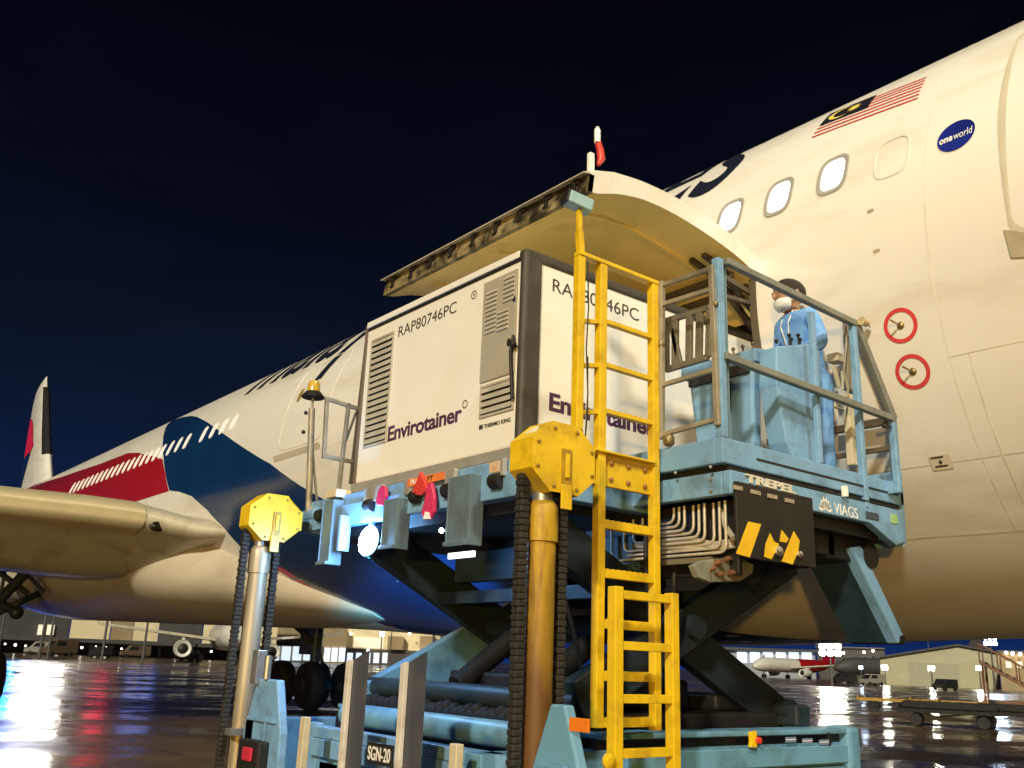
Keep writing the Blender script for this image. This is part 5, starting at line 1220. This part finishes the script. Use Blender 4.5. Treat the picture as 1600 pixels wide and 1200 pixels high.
def flood(label, px, py, dist, col, strength, w_=2.2, h_=1.1, poles=True, name='floodlight_mast', cat='floodlight', grp='floodlights across the apron'):
    c = far(px, py, dist); g0 = Vector((c.x, c.y, 0)); t = thing(name, label, cat, g0, grp)
    to = -Vector((c.x, c.y, 0)).normalized(); side = Vector((-to.y, to.x, 0))
    b = MB(); b.tube(g0-to*.3, c-to*.3+Vector((0, 0, h_*.6)), .16, 10, .09); b.build('pole', mat('mast_pole_grey', (.12, .12, .12), .5, metal=.4), t)
    b = MB(); A = c-side*w_/2-Vector((0, 0, h_/2)); b.prism([A-to*.18, A+side*w_-to*.18, A+side*w_-to*.18+Vector((0, 0, h_)), A-to*.18+Vector((0, 0, h_))], to*.15); b.build('lamp_case', DARK, t)
    nm = 'lamp_%s_%d' % (''.join('%02d' % int(x*10) for x in col), int(strength))
    b = MB(); n = 3
    for i in range(n):
        for j in range(2):
            cc = c + side*(w_*(i-1)/n) + Vector((0, 0, h_*(j-.5)/2)); r = min(w_/n, h_/2)*.48
            b.lathe([(0, .02), (r*.8, .02), (r, 0), (0, -.005)], cc, to, 16)
    b.build('lamp_glass', glow(nm, col, strength), t)
WW = (1, .93, .74); BW = (.62, .80, 1.0)
flood('big warm white floodlight right of the scissor arms, above the red tailed airliner', 1297, 1015, 150, WW, 420, 3.2, 1.9)
flood('blue white floodlight above the hangar roof, near the right edge', 1547, 1001, 160, BW, 260, 1.8, 1.5)
flood('small floodlight at the left end of the hangar front', 1382, 1043, 205, WW, 300, 1.1, .9); flood('small floodlight at the middle of the hangar front', 1455, 1044, 205, WW, 330, 1.1, .9); flood('small floodlight at the right part of the hangar front', 1530, 1044, 205, WW, 330, 1.1, .9); flood('small floodlight before the grey shed', 1345, 1043, 210, BW, 100, .7, .6)
flood('bright white floodlight seen just left of the scissor crossing', 742, 1003, 150, (1, .95, .82), 480, 2.0, 1.1); flood('white floodlight to the left of the scissor crossing, above the terminal', 697, 1008, 160, (1, .95, .85), 320, 1.7, 1.0)
flood('small yellowish lamp above the cargo terminal, between the guide posts', 597, 991, 180, (1, .95, .55), 50, .9, 1.1); flood('tiny blue lamp above the dark trees', 613, 975, 200, (.15, .4, 1.0), 60, .7, .7)
flood('tiny white lamp in the blue strip of sky, below the airplane nose', 1449, 993, 300, (1, 1, 1), 25, .9, .9)
for k, (px, py) in enumerate(((1572, 1020), (1582, 1021), (1594, 1022))):
    b = MB(); b.ball(far(px, py, 198), .28, 8); b.build('roof_lamp', glow('roof_lamp_glow', (1, .85, .55), 30), tn)
for k, (px, py) in enumerate(((1350, 1019), (1364, 1017), (1318, 1020))):
    b = MB(); b.ball(far(px, py, 358), .40, 8); b.build('roof_lamp', glow('roof_lamp_glow', (1, .85, .55), 30), shed)
for k, (px, py) in enumerate(((548, 990), (575, 1016), (640, 990), (690, 1016), (725, 992), (655, 1018))):
    b = MB(); b.ball(far(px, py, 208), .26, 8); b.build('wall_lamp', glow('roof_lamp_glow', (1, .85, .55), 30), ware)
# beyond the wing and belly: seen in the photograph only by their reflections on the wet ground
flood('row of very bright white lamps beyond the wing root, seen mirrored in the wet apron', 82, 905, 120, (1, .96, .86), 150, 3.4, 2.6); flood('bright white lamps lower down beyond the wing root', 88, 945, 120, (1, .95, .82), 60, 4.2, 1.6)
flood('deep blue lamps beyond the wing, mirrored at the left edge of the wet apron', 8, 880, 120, (.01, .10, 1.0), 110, 5.2, 5.0); flood('sky blue lamps beyond the wing, mirrored left of the white glare', 16, 915, 122, (.01, .45, 1.0), 70, 4.2, 2.4)
flood('red lamps beyond the belly, mirrored as a red patch on the wet apron', 178, 905, 120, (1, .012, .08), 27, 1.6, 2.0); flood('blue lamps beyond the belly, mirrored beside the red patch', 235, 945, 122, (.03, .15, 1.0), 9, 3.4, 1.4)

# ground equipment on the right
def dolly(label, px, dist, yaw, L=3.4, m=None, load=False):
    c = ground(px, dist); t = thing('cargo_dolly', label, 'dolly', c, 'cargo dollies on the apron'); rot = Matrix.Rotation(R_(yaw), 4, 'Z'); W = lambda x, y, z: c + rot @ Vector((x, y, z))
    b = MB()
    for y in (-.8, .8): b.bar(W(-L/2, y, .52), W(L/2, y, .52), .08, .12)
    for k in range(9): x = -L/2 + L*k/8; b.tube(W(x, -.8, .56), W(x, .8, .56), .04, 8)
    for x in (-L/2, L/2): b.bar(W(x, -.85, .60), W(x, .85, .60), .06, .18)
    b.build('frame', m or YELLOW, t)
    b = MB(); b.bar(W(L/2, 0, .45), W(L/2+1.1, 0, .30), .06, .06); b.build('drawbar', DARK, t)
    for x in (-L*.33, L*.33):
        for y in (-.7, .7): b = MB(); b.lathe([(.05, -.07), (.2, -.08), (.22, 0), (.2, .08), (.05, .07)], W(x, y, .22), rot @ Vector((0, 1, 0)), 14); b.build('wheel', TYRE, t, smooth=40)
    if load:
        b = MB(); b.prism([W(-L*.46, -.75, .60), W(L*.46, -.75, .60), W(L*.46, -.75, .82), W(-L*.46, -.75, .82)], rot @ Vector((0, 1.5, 0))); b.build('pallet', DGREEN, t, bevel=.03)
OCHRE = mat('dolly_ochre', (.42, .25, .03), .5, var=.2, scale=3, dirt=(.1, .06, .02), dirt_scale=2, dirt_amt=.8)
hd = math.degrees(heading_of(1450))
dolly('ochre roller dolly, left one of the farther pair', 1402, 52, hd+84, 3.6, OCHRE); dolly('ochre roller dolly, right one of the farther pair', 1480, 53, hd+86, 3.4, OCHRE)
dolly('dark loaded dolly nearer than the ochre pair', 1478, 38, hd+88, 3.2, DGREEN, True); dolly('dark loaded dolly at the right edge of the apron', 1590, 39, hd+86, 3.0, DGREEN, True)
st = thing('belt_loader', 'reddish brown steel steps unit at the right edge of the picture', 'steps', ground(1592, 62), None)
c = ground(1592, 62); rot = Matrix.Rotation(R_(hd+80), 4, 'Z'); W = lambda x, y, z: c + rot @ Vector((x, y, z))
RUST = mat('steps_rust_red', (.17, .075, .04), .5, var=.25, scale=2)
b = MB()
for y in (-.7, .7):
    b.bar(W(-1.8, y, .5), W(1.8, y, 2.6), .12, .16); b.bar(W(-1.8, y, 1.5), W(1.8, y, 3.6), .06, .06)
    for k in range(5): x = -1.8+.9*k; b.bar(W(x, y, .5+(x+1.8)*.58), W(x, y, 1.5+(x+1.8)*.58), .05, .05)
    for x in (-.6, 1.7): b.bar(W(x, y, .4), W(x, y, .5+(x+1.8)*.58), .1, .1)
b.build('side_frame', RUST, st)
b = MB()
for k in range(11): x = -1.7+.34*k; b.bar(W(x, -.7, .55+(x+1.8)*.58), W(x, .7, .55+(x+1.8)*.58), .28, .04, (0, 0, 1))
b.build('step_tread', STEEL, st)
b = MB(); b.prism([W(-1.9, -.75, .3), W(1.9, -.75, .3), W(1.9, -.75, .55), W(-1.9, -.75, .55)], rot @ Vector((0, 1.5, 0))); b.build('base', RUST, st)
for x in (-1.4, 1.4):
    for y in (-.75, .75): b = MB(); b.lathe([(.05, -.1), (.28, -.1), (.30, 0), (.28, .1), (.05, .1)], W(x, y, .3), rot @ Vector((0, 1, 0)), 16); b.build('wheel', TYRE, st, smooth=40)
st.name = 'mobile_steps'
